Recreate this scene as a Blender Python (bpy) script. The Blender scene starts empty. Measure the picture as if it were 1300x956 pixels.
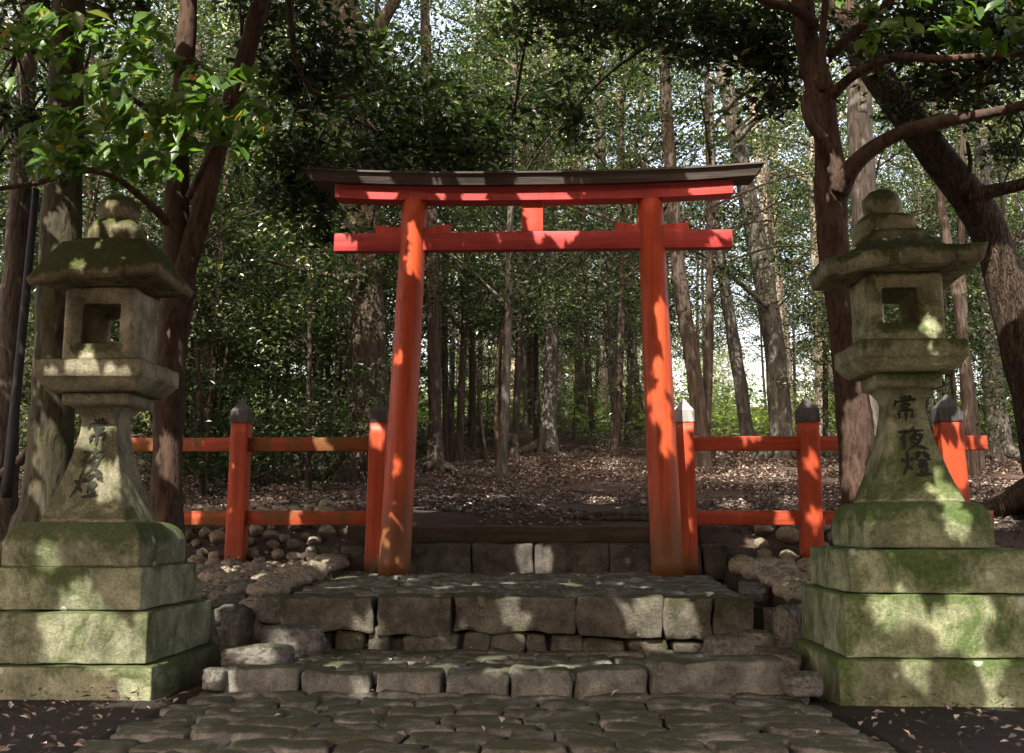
import bpy, bmesh, math, random
import numpy as np
from mathutils import Vector, Matrix, Euler, noise
PI = math.pi
random.seed(11)
rng = np.random.default_rng(11)
scene = bpy.context.scene
col = scene.collection

# ------------------------------------------------------------------ camera geometry
F, PCX, PCY = 1400.0, 650.0, 434.0
PITCH, YAW = math.radians(9.37), math.radians(2.29)
CAM = Vector((0, 0, 0.80))
RC = Euler((PI / 2 + PITCH, 0, YAW)).to_matrix()
RCT = RC.transposed()

def at(px, py, Y):
    d = RC @ Vector(((px - PCX) / F, (PCY - py) / F, -1.0))
    return CAM + d * ((Y - CAM.y) / d.y)

def proj(p):
    q = RCT @ (Vector(p) - CAM)
    return (PCX + F * q.x / -q.z, PCY - F * q.y / -q.z, -q.z)

cd = bpy.data.cameras.new('camera')
cam = bpy.data.objects.new('camera', cd)
col.objects.link(cam)
cam.location = CAM
cam.rotation_euler = (PI / 2 + PITCH, 0, YAW)
cd.sensor_width = 36
cd.lens = F / 1300 * 36
cd.shift_y = -44 / 1300
cd.clip_end = 800
cd.clip_start = 0.05
scene.camera = cam

# ------------------------------------------------------------------ light
ELEV = math.radians(51)
SX, SY = -0.30, -0.954                       # horizontal direction towards the sun
SUN = Vector((SX * math.cos(ELEV), SY * math.cos(ELEV), math.sin(ELEV))).normalized()
w = bpy.data.worlds.new('World')
scene.world = w
w.use_nodes = True
nt = w.node_tree
bg = nt.nodes['Background']
sky = nt.nodes.new('ShaderNodeTexSky')
sky.sky_type = 'NISHITA'
sky.sun_disc = False
sky.sun_elevation = ELEV
sky.sun_rotation = math.atan2(SX, SY)
sky.air_density = 1.0
sky.dust_density = 5.0
tint = nt.nodes.new('ShaderNodeMix')
tint.data_type = 'RGBA'
tint.blend_type = 'MULTIPLY'
tint.inputs[0].default_value = 1
tint.inputs[7].default_value = (1.26, 1.0, .80, 1)
nt.links.new(sky.outputs[0], tint.inputs[6])
nt.links.new(tint.outputs[2], bg.inputs[0])
bg.inputs[1].default_value = 0.76
sl = bpy.data.lights.new('sun', 'SUN')
sl.energy = 13.0
sl.angle = math.radians(0.4)
sl.color = (1.0, 0.93, 0.82)
so = bpy.data.objects.new('sun', sl)
col.objects.link(so)
so.location = (0, 0, 30)
so.rotation_euler = SUN.to_track_quat('Z', 'Y').to_euler()
scene.view_settings.view_transform = 'Standard'
scene.view_settings.look = 'None'
scene.view_settings.exposure = 0
cy = scene.cycles
cy.max_bounces = 7
cy.diffuse_bounces = 4
cy.glossy_bounces = 2
cy.transmission_bounces = 4
cy.transparent_max_bounces = 4
cy.use_denoising = True

# ------------------------------------------------------------------ materials
class NT:
    def __init__(s, name):
        s.m = bpy.data.materials.new(name)
        s.m.use_nodes = True
        s.t = s.m.node_tree
        s.p = s.t.nodes['Principled BSDF']
        s.out = s.t.nodes['Material Output']
    def n(s, t, **k):
        x = s.t.nodes.new(t)
        for a, b in k.items():
            setattr(x, a, b)
        return x
    def l(s, a, b):
        s.t.links.new(a, b)
    def coord(s, kind='Object', scale=(1, 1, 1)):
        c = s.n('ShaderNodeTexCoord')
        m = s.n('ShaderNodeMapping')
        m.inputs['Scale'].default_value = scale
        s.l(c.outputs[kind], m.inputs['Vector'])
        return m.outputs[0]
    def noise(s, vec, scale, detail=6, rough=.6, dist=0):
        x = s.n('ShaderNodeTexNoise')
        x.inputs['Scale'].default_value = scale
        x.inputs['Detail'].default_value = detail
        x.inputs['Roughness'].default_value = rough
        x.inputs['Distortion'].default_value = dist
        s.l(vec, x.inputs['Vector'])
        return x.outputs['Fac']
    def ramp(s, fac, stops):
        r = s.n('ShaderNodeValToRGB')
        e = r.color_ramp.elements
        while len(e) < len(stops):
            e.new(0.5)
        for el, (p, c) in zip(e, stops):
            el.position = p
            el.color = (*c, 1) if len(c) == 3 else c
        s.l(fac, r.inputs[0])
        return r.outputs[0]
    def step(s, fac, a, b):
        r = s.n('ShaderNodeMapRange')
        r.interpolation_type = 'SMOOTHSTEP'
        r.inputs['From Min'].default_value = a
        r.inputs['From Max'].default_value = b
        s.l(fac, r.inputs['Value'])
        return r.outputs[0]
    def math(s, op, a, b):
        x = s.n('ShaderNodeMath', operation=op)
        for i, v in enumerate((a, b)):
            if isinstance(v, (int, float)):
                x.inputs[i].default_value = v
            else:
                s.l(v, x.inputs[i])
        return x.outputs[0]
    def mix(s, fac, a, b, blend='MIX'):
        x = s.n('ShaderNodeMix', data_type='RGBA', blend_type=blend)
        for i, v in ((0, fac), (6, a), (7, b)):
            if isinstance(v, (int, float)):
                x.inputs[i].default_value = v
            elif isinstance(v, tuple):
                x.inputs[i].default_value = (*v, 1)
            else:
                s.l(v, x.inputs[i])
        return x.outputs[2]
    def bump(s, h, strength, dist=.02, base=None):
        b = s.n('ShaderNodeBump')
        b.inputs['Strength'].default_value = strength
        b.inputs['Distance'].default_value = dist
        s.l(h, b.inputs['Height'])
        if base is not None:
            s.l(base, b.inputs['Normal'])
        return b.outputs[0]
    def done(s, color, rough=.8, normal=None, spec=.3):
        if isinstance(color, tuple):
            s.p.inputs['Base Color'].default_value = (*color, 1)
        else:
            s.l(color, s.p.inputs['Base Color'])
        if isinstance(rough, (int, float)):
            s.p.inputs['Roughness'].default_value = rough
        else:
            s.l(rough, s.p.inputs['Roughness'])
        s.p.inputs['Specular IOR Level'].default_value = spec
        if normal is not None:
            s.l(normal, s.p.inputs['Normal'])
        return s.m

def stone(name, dark, light, moss=None, moss_amt=.5, lichen=.0, scale=1.0, bump=.5, up=.4, perobj=False, stain=1.0, ctr=1.0):
    s = NT(name)
    v = s.coord('Object', (scale,) * 3)
    if perobj:
        oi = s.n('ShaderNodeObjectInfo')
        add = s.n('ShaderNodeVectorMath', operation='ADD')
        mul = s.n('ShaderNodeVectorMath', operation='SCALE')
        s.l(oi.outputs['Location'], mul.inputs[0])
        mul.inputs['Scale'].default_value = 3.7
        s.l(v, add.inputs[0]); s.l(mul.outputs[0], add.inputs[1])
        v = add.outputs[0]
    a = s.noise(v, 3.2, 8, .65, .3)
    b = s.noise(v, 38, 5, .7)
    c = s.noise(v, 95, 4, .75)
    dark = tuple(x * 1.15 for x in dark); light = tuple(min(.6, x * 1.75) for x in light)
    base = s.ramp(a, [(.30, dark), (.70, light)])
    base = s.mix(.55, base, s.ramp(b, [(.30, (.8 - .46 * ctr,) * 3), (.5, (.8,) * 3), (.70, (.8 + .6 * ctr,) * 3)]), 'MULTIPLY')
    base = s.mix(.5, base, s.ramp(c, [(.34, (.42, .42, .42)), (.66, (1.35, 1.35, 1.35))]), 'MULTIPLY')
    # vertical run-off stains
    st = s.noise(s.coord('Object', (9 * scale, 9 * scale, .9 * scale)), 1.0, 4, .6)
    gi = s.n('ShaderNodeNewGeometry')
    rnd = s.n('ShaderNodeMapRange')
    rnd.inputs['To Min'].default_value = .72
    rnd.inputs['To Max'].default_value = 1.28
    s.l(gi.outputs['Random Per Island'], rnd.inputs['Value'])
    cmb = s.n('ShaderNodeCombineColor')
    for q in range(3): s.l(rnd.outputs[0], cmb.inputs[q])
    base = s.mix(1.0, base, cmb.outputs[0], 'MULTIPLY')
    base = s.mix(s.math('MULTIPLY', s.step(st, .5, .68), stain), base, s.mix(1.0, base, (.45, .45, .42), 'MULTIPLY'))
    if moss:
        g = s.n('ShaderNodeNewGeometry')
        sep = s.n('ShaderNodeSeparateXYZ')
        s.l(g.outputs['Normal'], sep.inputs[0])
        mk = s.noise(v, 2.1, 9, .72, .6)
        upm = s.math('MULTIPLY', sep.outputs[2], up)
        mk2 = s.math('ADD', mk, upm)
        mk3 = s.step(mk2, .62 - .3 * moss_amt, .80 - .3 * moss_amt)
        mc = s.mix(s.ramp(b, [(.3, (0, 0, 0)), (.7, (1, 1, 1))]), tuple(x * .5 for x in moss), tuple(x * 1.25 for x in moss))
        base = s.mix(s.math('MULTIPLY', mk3, .88), base, mc)
    if lichen > 0:
        vo = s.n('ShaderNodeTexVoronoi')
        vo.inputs['Scale'].default_value = 5.5
        s.l(v, vo.inputs['Vector'])
        w1 = s.math('ADD', vo.outputs['Distance'], s.math('MULTIPLY', s.noise(v, 22, 4), .22))
        sp = s.n('ShaderNodeSeparateColor')
        s.l(vo.outputs['Color'], sp.inputs[0])
        on = s.step(sp.outputs[0], 1 - lichen, 1.01 - lichen)
        mask = s.math('MULTIPLY', s.math('SUBTRACT', 1.0, s.step(w1, .24, .30)), on)
        base = s.mix(s.math('MULTIPLY', mask, .7), base, (.42, .46, .40))
    h = s.math('ADD', s.math('MULTIPLY', a, .6), s.math('ADD', s.math('MULTIPLY', b, .45), s.math('MULTIPLY', c, .28)))
    return s.done(base, .92, s.bump(h, bump, .03), .2)

LANT_L = stone('lantern_stone_tan', (.10, .094, .064), (.26, .238, .168), (.08, .09, .035), .34, .04, 2.0, .5, .35, False, .4)
LANT_LB = stone('lantern_stone_base', (.07, .075, .048), (.19, .195, .125), (.055, .075, .022), .48, .12, 1.6, .55, .3, False, .45)
LANT_LR = stone('lantern_stone_roof', (.085, .08, .045), (.20, .175, .11), (.052, .07, .016), .60, .05, 2.0, .5, .30)
LANT_RR = stone('lantern_roof_green', (.14, .14, .085), (.34, .33, .21), (.08, .10, .03), .42, .10, 1.6, .5, .25)
LANT_R = stone('lantern_stone_green', (.14, .142, .08), (.36, .355, .215), (.075, .108, .026), .52, .12, 1.6, .55, .3, False, .4)
LANT_RB = stone('lantern_stone_mossy', (.095, .105, .055), (.24, .25, .15), (.062, .105, .024), .60, .16, 1.5, .6, .3, False, .4)
STEP = stone('step_stone', (.036, .034, .026), (.108, .098, .076), (.042, .042, .016), .34, .04, 1.9, .8, .25, False, .15)
FLAG = stone('flag_stone', (.052, .05, .043), (.145, .138, .118), (.05, .055, .025), .20, .03, 2.3, .7, .2, False, .0)
DARKSTEP = stone('riser_stone', (.025, .023, .02), (.095, .085, .07), (.03, .035, .015), .22, .03, 1.7, .7, .25, False, .1)
COBBLE = stone('cobble_stone', (.08, .07, .052), (.25, .21, .16), (.05, .05, .022), .18, .0, 3.0, .12, .2, True, .0, .35)
ROCK = stone('rock_stone', (.05, .047, .042), (.17, .158, .14), (.04, .045, .02), .18, .0, 2.0, .5, .2, True, .0, .45)

def paint(name, base, pink=0.0, stain_z=None, grain=(14, 14, .8), stain_amt=1.0):
    s = NT(name)
    v = s.coord('Object', grain)
    a = s.noise(v, 1.6, 7, .65)
    vv = s.coord('Object')
    b = s.noise(vv, 2.3, 6, .65, .4)
    c = s.noise(vv, 30, 4, .6)
    lo = tuple(x * .62 for x in base)
    hi = tuple(min(1, x * 1.22 + .006) for x in base)
    cc = s.ramp(a, [(.3, lo), (.7, hi)])
    cc = s.mix(s.step(b, .52, .75), cc, s.mix(1.0, cc, (.72, .62, .6), 'MULTIPLY'))
    fade = s.noise(s.coord('Object', (3, 3, .7)), 1.2, 7, .7, .6)
    cc = s.mix(s.math('MULTIPLY', s.step(fade, .54, .70), .45), cc, tuple(min(1, x * 1.25 + .035) for x in base))
    cc = s.mix(s.math('MULTIPLY', s.step(s.noise(s.coord('Object', (16, 16, .6)), 1.3, 6, .7), .56, .68), .45), cc, s.mix(1.0, cc, (.45, .5, .5), 'MULTIPLY'))
    ck = s.noise(s.coord('Object', tuple(x * (3.2 if x > 5 else .45) for x in grain)), 1.0, 3, .5)
    cc = s.mix(s.math('MULTIPLY', s.math('SUBTRACT', 1.0, s.step(s.math('ABSOLUTE', s.math('SUBTRACT', ck, .5), 0), .0, .012)), s.math('MULTIPLY', s.step(b, .42, .58), .55)), cc, (.06, .018, .010))
    # worn flecks
    wf = s.math('MULTIPLY', s.step(c, .70, .76), s.step(b, .45, .6))
    cc = s.mix(s.math('MULTIPLY', wf, .5), cc, (.22, .12, .08))
    if stain_z is not None:
        sp = s.n('ShaderNodeSeparateXYZ')
        s.l(vv, sp.inputs[0])
        z = s.math('ADD', sp.outputs[2], s.math('MULTIPLY', s.noise(s.coord('Object', (6, 6, 1.2)), 1.0, 5), -.9 * stain_z))
        m = s.math('SUBTRACT', 1.0, s.step(z, -.35 * stain_z, .45 * stain_z))
        cc = s.mix(s.math('MULTIPLY', m, .8 * stain_amt), cc, (.085, .055, .016))
    h = s.math('ADD', a, s.math('MULTIPLY', c, .3))
    return s.done(cc, s.ramp(b, [(.3, (.38,) * 3), (.7, (.62,) * 3)]), s.bump(h, .16, .02), .35)

VERM = paint('vermilion_pillar', (.50, .072, .018), stain_z=1.0)
BEAM = paint('vermilion_beam', (.43, .050, .046), grain=(.8, 14, 14))  # pinker than the pillars: bluish sky reflection put into the red
STRUT = paint('vermilion_strut', (.55, .07, .04))
FENCE = paint('fence_paint', (.42, .060, .017), stain_z=.25)
RAILM = paint('rail_paint', (.38, .055, .018), grain=(.8, 16, 16))
def mossy_rail():
    s = NT('rail_paint_mossy')
    v = s.coord('Object', (.8, 16, 16)); vv = s.coord('Object')
    a = s.noise(v, 1.6, 7, .65); b = s.noise(vv, 2.0, 7, .7, .5)
    cc = s.ramp(a, [(.3, (.27, .035, .012)), (.7, (.48, .075, .024))])
    cc = s.mix(s.math('MULTIPLY', s.step(b, .38, .60), .85), cc, (.10, .062, .014))
    return s.done(cc, .6, s.bump(a, .2, .02), .3)
RAILL = mossy_rail()

def weathered(name, lo, hi, grain=(.8, 10, 10), moss=None):
    s = NT(name)
    a = s.noise(s.coord('Object', grain), 2.2, 8, .7)
    b = s.noise(s.coord('Object'), 2.5, 6, .65)
    cc = s.ramp(a, [(.3, lo), (.7, hi)])
    cc = s.mix(s.step(b, .45, .7), cc, s.mix(1.0, cc, (.6, .58, .55), 'MULTIPLY'))
    if moss:
        cc = s.mix(s.math('MULTIPLY', s.step(b, .50, .62), .6), cc, moss)
    return s.done(cc, .8, s.bump(a, .4, .02), .25)
KASAGI = weathered('weathered_dark_wood', (.045, .037, .033), (.14, .118, .105))
CAPM = weathered('post_cap_wood', (.035, .032, .03), (.12, .115, .11), (10, 10, .9), (.04, .05, .03))
CAP_SUNLIT = weathered('sunlit_post_cap_wood', (.22, .21, .21), (.52, .50, .50), (10, 10, .9))  # sunlight on the inner right cap, put into its wood colour
TIMBER = weathered('old_timber', (.03, .024, .016), (.09, .07, .045))
ROT = weathered('rotten_wood', (.10, .07, .05), (.30, .23, .17), (10, 10, .8))
POLE = weathered('pole_wood', (.012, .012, .014), (.035, .036, .04), (8, 8, .5))

def bark(name, lo, hi, grain=(5, 5, 1.2), sc=3.0, bump=.6, moss=None, moss_a=.58, patch=None, bdist=.03):
    s = NT(name)
    v = s.coord('Object', grain)
    a = s.noise(v, sc, 9, .68, .5)
    vv = s.coord('Object')
    b = s.noise(vv, 1.7, 6, .65, .4)
    vo = s.n('ShaderNodeTexVoronoi', feature='DISTANCE_TO_EDGE')
    vo.inputs['Scale'].default_value = sc * 2.2
    wv = s.n('ShaderNodeVectorMath', operation='ADD')
    nz = s.n('ShaderNodeTexNoise'); nz.inputs['Scale'].default_value = sc
    s.l(v, nz.inputs['Vector'])
    s.l(v, wv.inputs[0]); s.l(nz.outputs['Color'], wv.inputs[1])
    s.l(wv.outputs[0], vo.inputs['Vector'])
    cr = s.step(vo.outputs['Distance'], 0, .16) if 'furrowed' in name else s.step(s.noise(v, sc * 3.1, 5, .6), .36, .52)
    hi = tuple(x * 1.35 for x in hi)
    cc = s.ramp(a, [(.3, lo), (.7, hi)])
    cc = s.mix(cr, s.mix(1.0, cc, (.5, .48, .46), 'MULTIPLY'), cc)
    if patch:
        cc = s.mix(s.step(b, .52, .62), cc, s.mix(.6, cc, patch))
    if moss:
        cc = s.mix(s.math('MULTIPLY', s.step(s.noise(vv, 2.6, 8, .7), moss_a, moss_a + .12), .8), cc, moss)
    h = s.math('ADD', a, s.math('MULTIPLY', cr, .45))
    return s.done(cc, .9, s.bump(h, bump, bdist), .2)

BK_MOSS = bark('bark_grey_moss', (.018, .016, .012), (.075, .068, .042), (4, 4, 1), 2.2, .5, (.06, .065, .022), .52)
BK_RED = bark('bark_smooth_red', (.028, .018, .013), (.085, .054, .038), (5, 5, 1.4), 2.6, .5, None, .5, (.06, .055, .04), .02)
BK_RED2 = bark('bark_smooth_brown', (.028, .018, .013), (.088, .054, .040), (5, 5, 1.4), 2.6, .5, None, .5, (.075, .06, .05), .02)
BK_DARK = bark('bark_furrowed', (.015, .011, .008), (.125, .088, .06), (11, 11, 1.6), 1.8, 1.0, (.04, .042, .02), .66, None, .06)
BK_GREY = bark('bark_grey', (.032, .03, .026), (.125, .12, .105), (5, 5, 1), 2.4, .5, (.055, .06, .03), .62)
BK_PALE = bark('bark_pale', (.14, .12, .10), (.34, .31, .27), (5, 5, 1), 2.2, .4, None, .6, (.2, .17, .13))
BK_BROWN = bark('bark_brown', (.024, .019, .015), (.075, .060, .047), (6, 6, 1), 2.4, .6, (.04, .045, .02), .62)

def leafmat(name, stops, trans, rough=.34, tmix=.28, spec=.5):
    s = NT(name)
    g = s.n('ShaderNodeNewGeometry')
    cc = s.ramp(g.outputs['Random Per Island'], stops)
    s.l(cc, s.p.inputs['Base Color'])
    s.p.inputs['Roughness'].default_value = rough
    s.p.inputs['Specular IOR Level'].default_value = spec
    t = s.n('ShaderNodeBsdfTranslucent')
    tc = s.mix(1.0, cc, trans, 'MULTIPLY')
    s.l(tc, t.inputs['Color'])
    m = s.n('ShaderNodeMixShader')
    m.inputs[0].default_value = tmix
    s.l(s.p.outputs[0], m.inputs[1]); s.l(t.outputs[0], m.inputs[2])
    s.l(m.outputs[0], s.out.inputs[0])
    return s.m

LF_DARK = leafmat('leaf_dark_evergreen', [(0, (.009, .018, .008)), (.5, (.020, .036, .014)), (.92, (.045, .08, .026)), (.995, (.13, .12, .04))], (1.6, 2.0, .8), .28, .30, .6)
LF_MID = leafmat('leaf_glossy_green', [(0, (.010, .020, .009)), (.55, (.030, .050, .020)), (.86, (.085, .125, .045)), (1, (.46, .48, .34))], (1.7, 2.0, .9), .28, .30, .7)  # palest stop paints sunlit speckle into the leaf colour
LF_BRIGHT = leafmat('leaf_bright_green', [(0, (.022, .042, .014)), (.5, (.055, .09, .028)), (1, (.22, .27, .12))], (1.8, 2.0, .7), .42, .35)
LF_PALE = leafmat('leaf_pale_distant', [(0, (.04, .055, .03)), (.5, (.12, .14, .08)), (1, (.55, .54, .43))], (1.5, 1.7, 1.0), .45, .35)  # bright sunlit haze on distant leaves is put into their colour
LF_BIG = leafmat('leaf_broad_glossy', [(0, (.035, .08, .018)), (.5, (.065, .135, .026)), (.94, (.11, .19, .04)), (.975, (.26, .17, .02)), (1, (.22, .16, .03))], (1.8, 2.0, .6), .40, .36, .35)
LITTER = leafmat('dry_fallen_leaf', [(0, (.045, .032, .025)), (.40, (.11, .08, .062)), (.75, (.21, .16, .13)), (1, (.50, .43, .35))], (1, 1, 1), .7, .05, .3)
FERN = leafmat('low_green_plant', [(0, (.06, .115, .026)), (.6, (.14, .235, .055)), (1, (.32, .42, .15))], (1.7, 1.8, .7), .45, .4)

def ground_mat():
    s = NT('forest_soil')
    v = s.coord('Object')
    a = s.noise(v, .9, 8, .65); b = s.noise(v, 14, 8, .7); c = s.noise(v, 60, 4, .65)
    cc = s.ramp(a, [(.3, (.035, .026, .02)), (.7, (.085, .062, .048))])
    cc = s.mix(.7, cc, s.ramp(b, [(.3, (.5, .5, .5)), (.7, (1.35, 1.3, 1.3))]), 'MULTIPLY')
    cc = s.mix(s.step(s.noise(v, 1.6, 7, .7), .60, .72), cc, (.04, .05, .02))
    h = s.math('ADD', b, s.math('MULTIPLY', c, .4))
    return s.done(cc, .95, s.bump(h, .7, .04), .15)
SOIL = ground_mat()
INK = NT('carved_ink').done((.032, .034, .025), .95, None, .1)
GAP = NT('dark_joint').done((.018, .016, .012), 1.0, None, .05)

# ------------------------------------------------------------------ object helpers
def props(o, label=None, cat=None, group=None, kind=None):
    if label: o['label'] = label
    if cat: o['category'] = cat
    if group: o['group'] = group
    if kind: o['kind'] = kind
    return o

def thing(name, label, cat, loc, group=None):
    o = bpy.data.objects.new(name, None)
    col.objects.link(o)
    o.location = loc
    o.empty_display_size = .1
    return props(o, label, cat, group)

def wloc(o):
    v = Vector((0, 0, 0))
    while o is not None:
        v += o.location
        o = o.parent
    return v

def mk(name, V, Fc, mat, parent=None, smooth=True, origin=None):
    """mesh from world-space vertices; stored relative to its thing's base"""
    V = np.asarray(V, dtype=np.float64).reshape(-1, 3)
    off = np.array(wloc(parent)) if parent is not None else np.array(origin if origin is not None else (0, 0, 0))
    me = bpy.data.meshes.new(name)
    me.from_pydata((V - off).tolist(), [], Fc)
    me.validate()
    bm = bmesh.new(); bm.from_mesh(me)
    bmesh.ops.recalc_face_normals(bm, faces=bm.faces)
    bm.to_mesh(me); bm.free()
    if smooth:
        me.polygons.foreach_set('use_smooth', [True] * len(me.polygons))
    me.materials.append(mat)
    o = bpy.data.objects.new(name, me)
    col.objects.link(o)
    if parent is not None:
        o.parent = parent
    elif origin is not None:
        o.location = origin
    return o

class MB:
    def __init__(s): s.v = []; s.f = []
    def add(s, V, Fc):
        n = len(s.v)
        s.v.extend([tuple(p) for p in V])
        s.f.extend([[i + n for i in f] for f in Fc])
        return s

def fbm(p, seed=0, oct=3):
    q = Vector((p[0] + seed * 7.31, p[1] - seed * 3.77, p[2] + seed * 1.93))
    return noise.fractal(q, 1.0, 2.0, oct, noise_basis='PERLIN_ORIGINAL')

def ticks(h, bev, cell):
    n = max(1, int(round((2 * h - 2 * bev) / cell)))
    a = [-h, -h + bev * .3, -h + bev]
    a += [(-h + bev) + (2 * h - 2 * bev) * i / n for i in range(1, n)]
    return a + [h - bev, h - bev * .3, h]

def rbox(c, size, bev=.02, cell=.06, rough=.006, freq=4, seed=0, rot=0.0, warp=0.0):
    """box with rounded, worn edges and an uneven surface"""
    hx, hy, hz = [x / 2 for x in size]
    bev = min(bev, hx * .9, hy * .9, hz * .9)
    tx, ty, tz = ticks(hx, bev, cell), ticks(hy, bev, cell), ticks(hz, bev, cell)
    idx, V, Fc = {}, [], []
    def vid(p):
        k = (round(p[0], 5), round(p[1], 5), round(p[2], 5))
        if k not in idx:
            idx[k] = len(V); V.append(p)
        return idx[k]
    def face(ta, tb, fn):
        for i in range(len(ta) - 1):
            for j in range(len(tb) - 1):
                Fc.append([vid(fn(ta[i], tb[j])), vid(fn(ta[i + 1], tb[j])), vid(fn(ta[i + 1], tb[j + 1])), vid(fn(ta[i], tb[j + 1]))])
    for sgn in (-1, 1):
        face(tx, ty, lambda a, b: (a, b, sgn * hz))
        face(tx, tz, lambda a, b: (a, sgn * hy, b))
        face(ty, tz, lambda a, b: (sgn * hx, a, b))
    out = []
    ca, sa = math.cos(rot), math.sin(rot)
    for p in V:
        p = Vector(p)
        q = Vector((max(-hx + bev, min(hx - bev, p.x)), max(-hy + bev, min(hy - bev, p.y)), max(-hz + bev, min(hz - bev, p.z))))
        d = p - q
        n = d.normalized() if d.length > 1e-9 else Vector((0, 0, 1))
        r = q + n * bev
        if warp:
            r.x += warp * hx * fbm((r.x * .9 / max(hx, .05), r.y * .9 / max(hy, .05), r.z * .9 / max(hz, .05)), seed + 31, 1)
            r.y += warp * hy * fbm((r.x * .9 / max(hx, .05), r.y * .9 / max(hy, .05), r.z * .9 / max(hz, .05)), seed + 47, 1)
            r.z += warp * hz * fbm((r.x * .9 / max(hx, .05), r.y * .9 / max(hy, .05), r.z * .9 / max(hz, .05)), seed + 53, 1)
        r = r + n * rough * 1.6 * fbm(r * freq, seed, 4)
        out.append((c[0] + r.x * ca - r.y * sa, c[1] + r.x * sa + r.y * ca, c[2] + r.z))
    return out, Fc

def boxpx(x0, x1, y0, y1, Yf, dep):
    """centre and size of a box whose FRONT face spans these photo coordinates at depth Yf"""
    a, b = at(x0, (y0 + y1) / 2, Yf), at(x1, (y0 + y1) / 2, Yf)
    t, u = at((x0 + x1) / 2, y0, Yf), at((x0 + x1) / 2, y1, Yf)
    return ((a.x + b.x) / 2, Yf + dep / 2, (t.z + u.z) / 2), (b.x - a.x, dep, t.z - u.z)

def rrect(hw, hh, r, n=6):
    """rounded rectangle ring, 4*(2n) points"""
    P = []
    for k, (sx, sy) in enumerate(((1, -1), (1, 1), (-1, 1), (-1, -1))):
        a0 = -PI / 2 + k * PI / 2
        cx, cy_ = sx * (hw - r), sy * (hh - r)
        for i in range(n + 1):
            a = a0 + PI / 2 * i / n
            P.append((cx + r * math.cos(a), cy_ + r * math.sin(a)))
        # straight run to the next corner
        nx, ny = ((1, 1), (-1, 1), (-1, -1), (1, -1))[k]
        e = P[-1]
        nxt = (nx * (hw - r) + r * math.cos(a0 + PI / 2), ny * (hh - r) + r * math.sin(a0 + PI / 2))
        for i in range(1, n):
            t = i / n
            P.append((e[0] + (nxt[0] - e[0]) * t, e[1] + (nxt[1] - e[1]) * t))
    return P

def rings_mesh(rings, cap0=True, cap1=True, closed=False):
    n = len(rings[0])
    V = [p for r in rings for p in r]
    Fc = []
    m = len(rings)
    for i in range(m if closed else m - 1):
        a, b = i * n, ((i + 1) % m) * n
        for j in range(n):
            k = (j + 1) % n
            Fc.append([a + j, a + k, b + k, b + j])
    if not closed:
        for flag, base in ((cap0, 0), (cap1, (m - 1) * n)):
            if flag:
                c = [sum(V[base + j][q] for j in range(n)) / n for q in range(3)]
                V.append(tuple(c))
                for j in range(n):
                    Fc.append([base + j, base + (j + 1) % n, len(V) - 1])
    return V, Fc

def square_loft(cx, cy_, prof, rfrac=.06, rough=.0025, seed=0, freq=9, sub=.02):
    """prof: list of (z, halfwidth); fills in intermediate rings"""
    P = [prof[0]]
    for a, b in zip(prof, prof[1:]):
        L = math.hypot(b[0] - a[0], b[1] - a[1])
        k = max(1, int(L / sub))
        for i in range(1, k + 1):
            t = i / k
            P.append((a[0] + (b[0] - a[0]) * t, a[1] + (b[1] - a[1]) * t))
    R = []
    for z, hw in P:
        ring = []
        for x, y in rrect(hw, hw, max(.004, hw * rfrac), 8):
            d = rough * 1.6 * fbm((x * freq, y * freq, z * freq), seed, 4)
            l = math.hypot(x, y) or 1
            ring.append((cx + x * (1 + d / l), cy_ + y * (1 + d / l), z + d * .4))
        R.append(ring)
    return rings_mesh(R)

def smooth_path(pts, per=8):
    """Catmull-Rom through (Vector, radius)"""
    P = [p for p, r in pts]; Rr = [r for p, r in pts]
    P = [P[0] * 2 - P[1]] + P + [P[-1] * 2 - P[-2]]
    Rr = [Rr[0]] + Rr + [Rr[-1]]
    out = []
    for i in range(1, len(P) - 2):
        for k in range(per):
            t = k / per
            a, b, c, d = P[i - 1], P[i], P[i + 1], P[i + 2]
            p = .5 * ((2 * b) + (c - a) * t + (2 * a - 5 * b + 4 * c - d) * t * t + (3 * b - a - 3 * c + d) * t ** 3)
            out.append((p, Rr[i] + (Rr[i + 1] - Rr[i]) * t))
    out.append((P[-2], Rr[-2]))
    return out

def tube(pts, n=14, rough=.06, freq=2.5, seed=0, per=8, smooth=True):
    path = smooth_path(pts, per) if smooth and len(pts) > 2 else pts
    R = []
    up = Vector((0.13, 1, 0.07)).normalized()
    for i, (p, r) in enumerate(path):
        a = path[max(0, i - 1)][0]; b = path[min(len(path) - 1, i + 1)][0]
        t = (b - a).normalized()
        s = t.cross(up)
        if s.length < 1e-4: s = t.cross(Vector((1, 0, 0)))
        s.normalize(); u = s.cross(t)
        ring = []
        for k in range(n):
            an = 2 * PI * k / n
            d = s * math.cos(an) + u * math.sin(an)
            q = p + d * r
            rr = r * (1 + rough * 1.8 * fbm(q * freq, seed, 3) + rough * .6 * math.sin(3 * an + seed))
            ring.append(p + d * rr)
        R.append(ring)
    return rings_mesh(R)

# ------------------------------------------------------------------ leaves
def norm(a): return a / np.maximum(np.linalg.norm(a, axis=1, keepdims=True), 1e-9)

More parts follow.
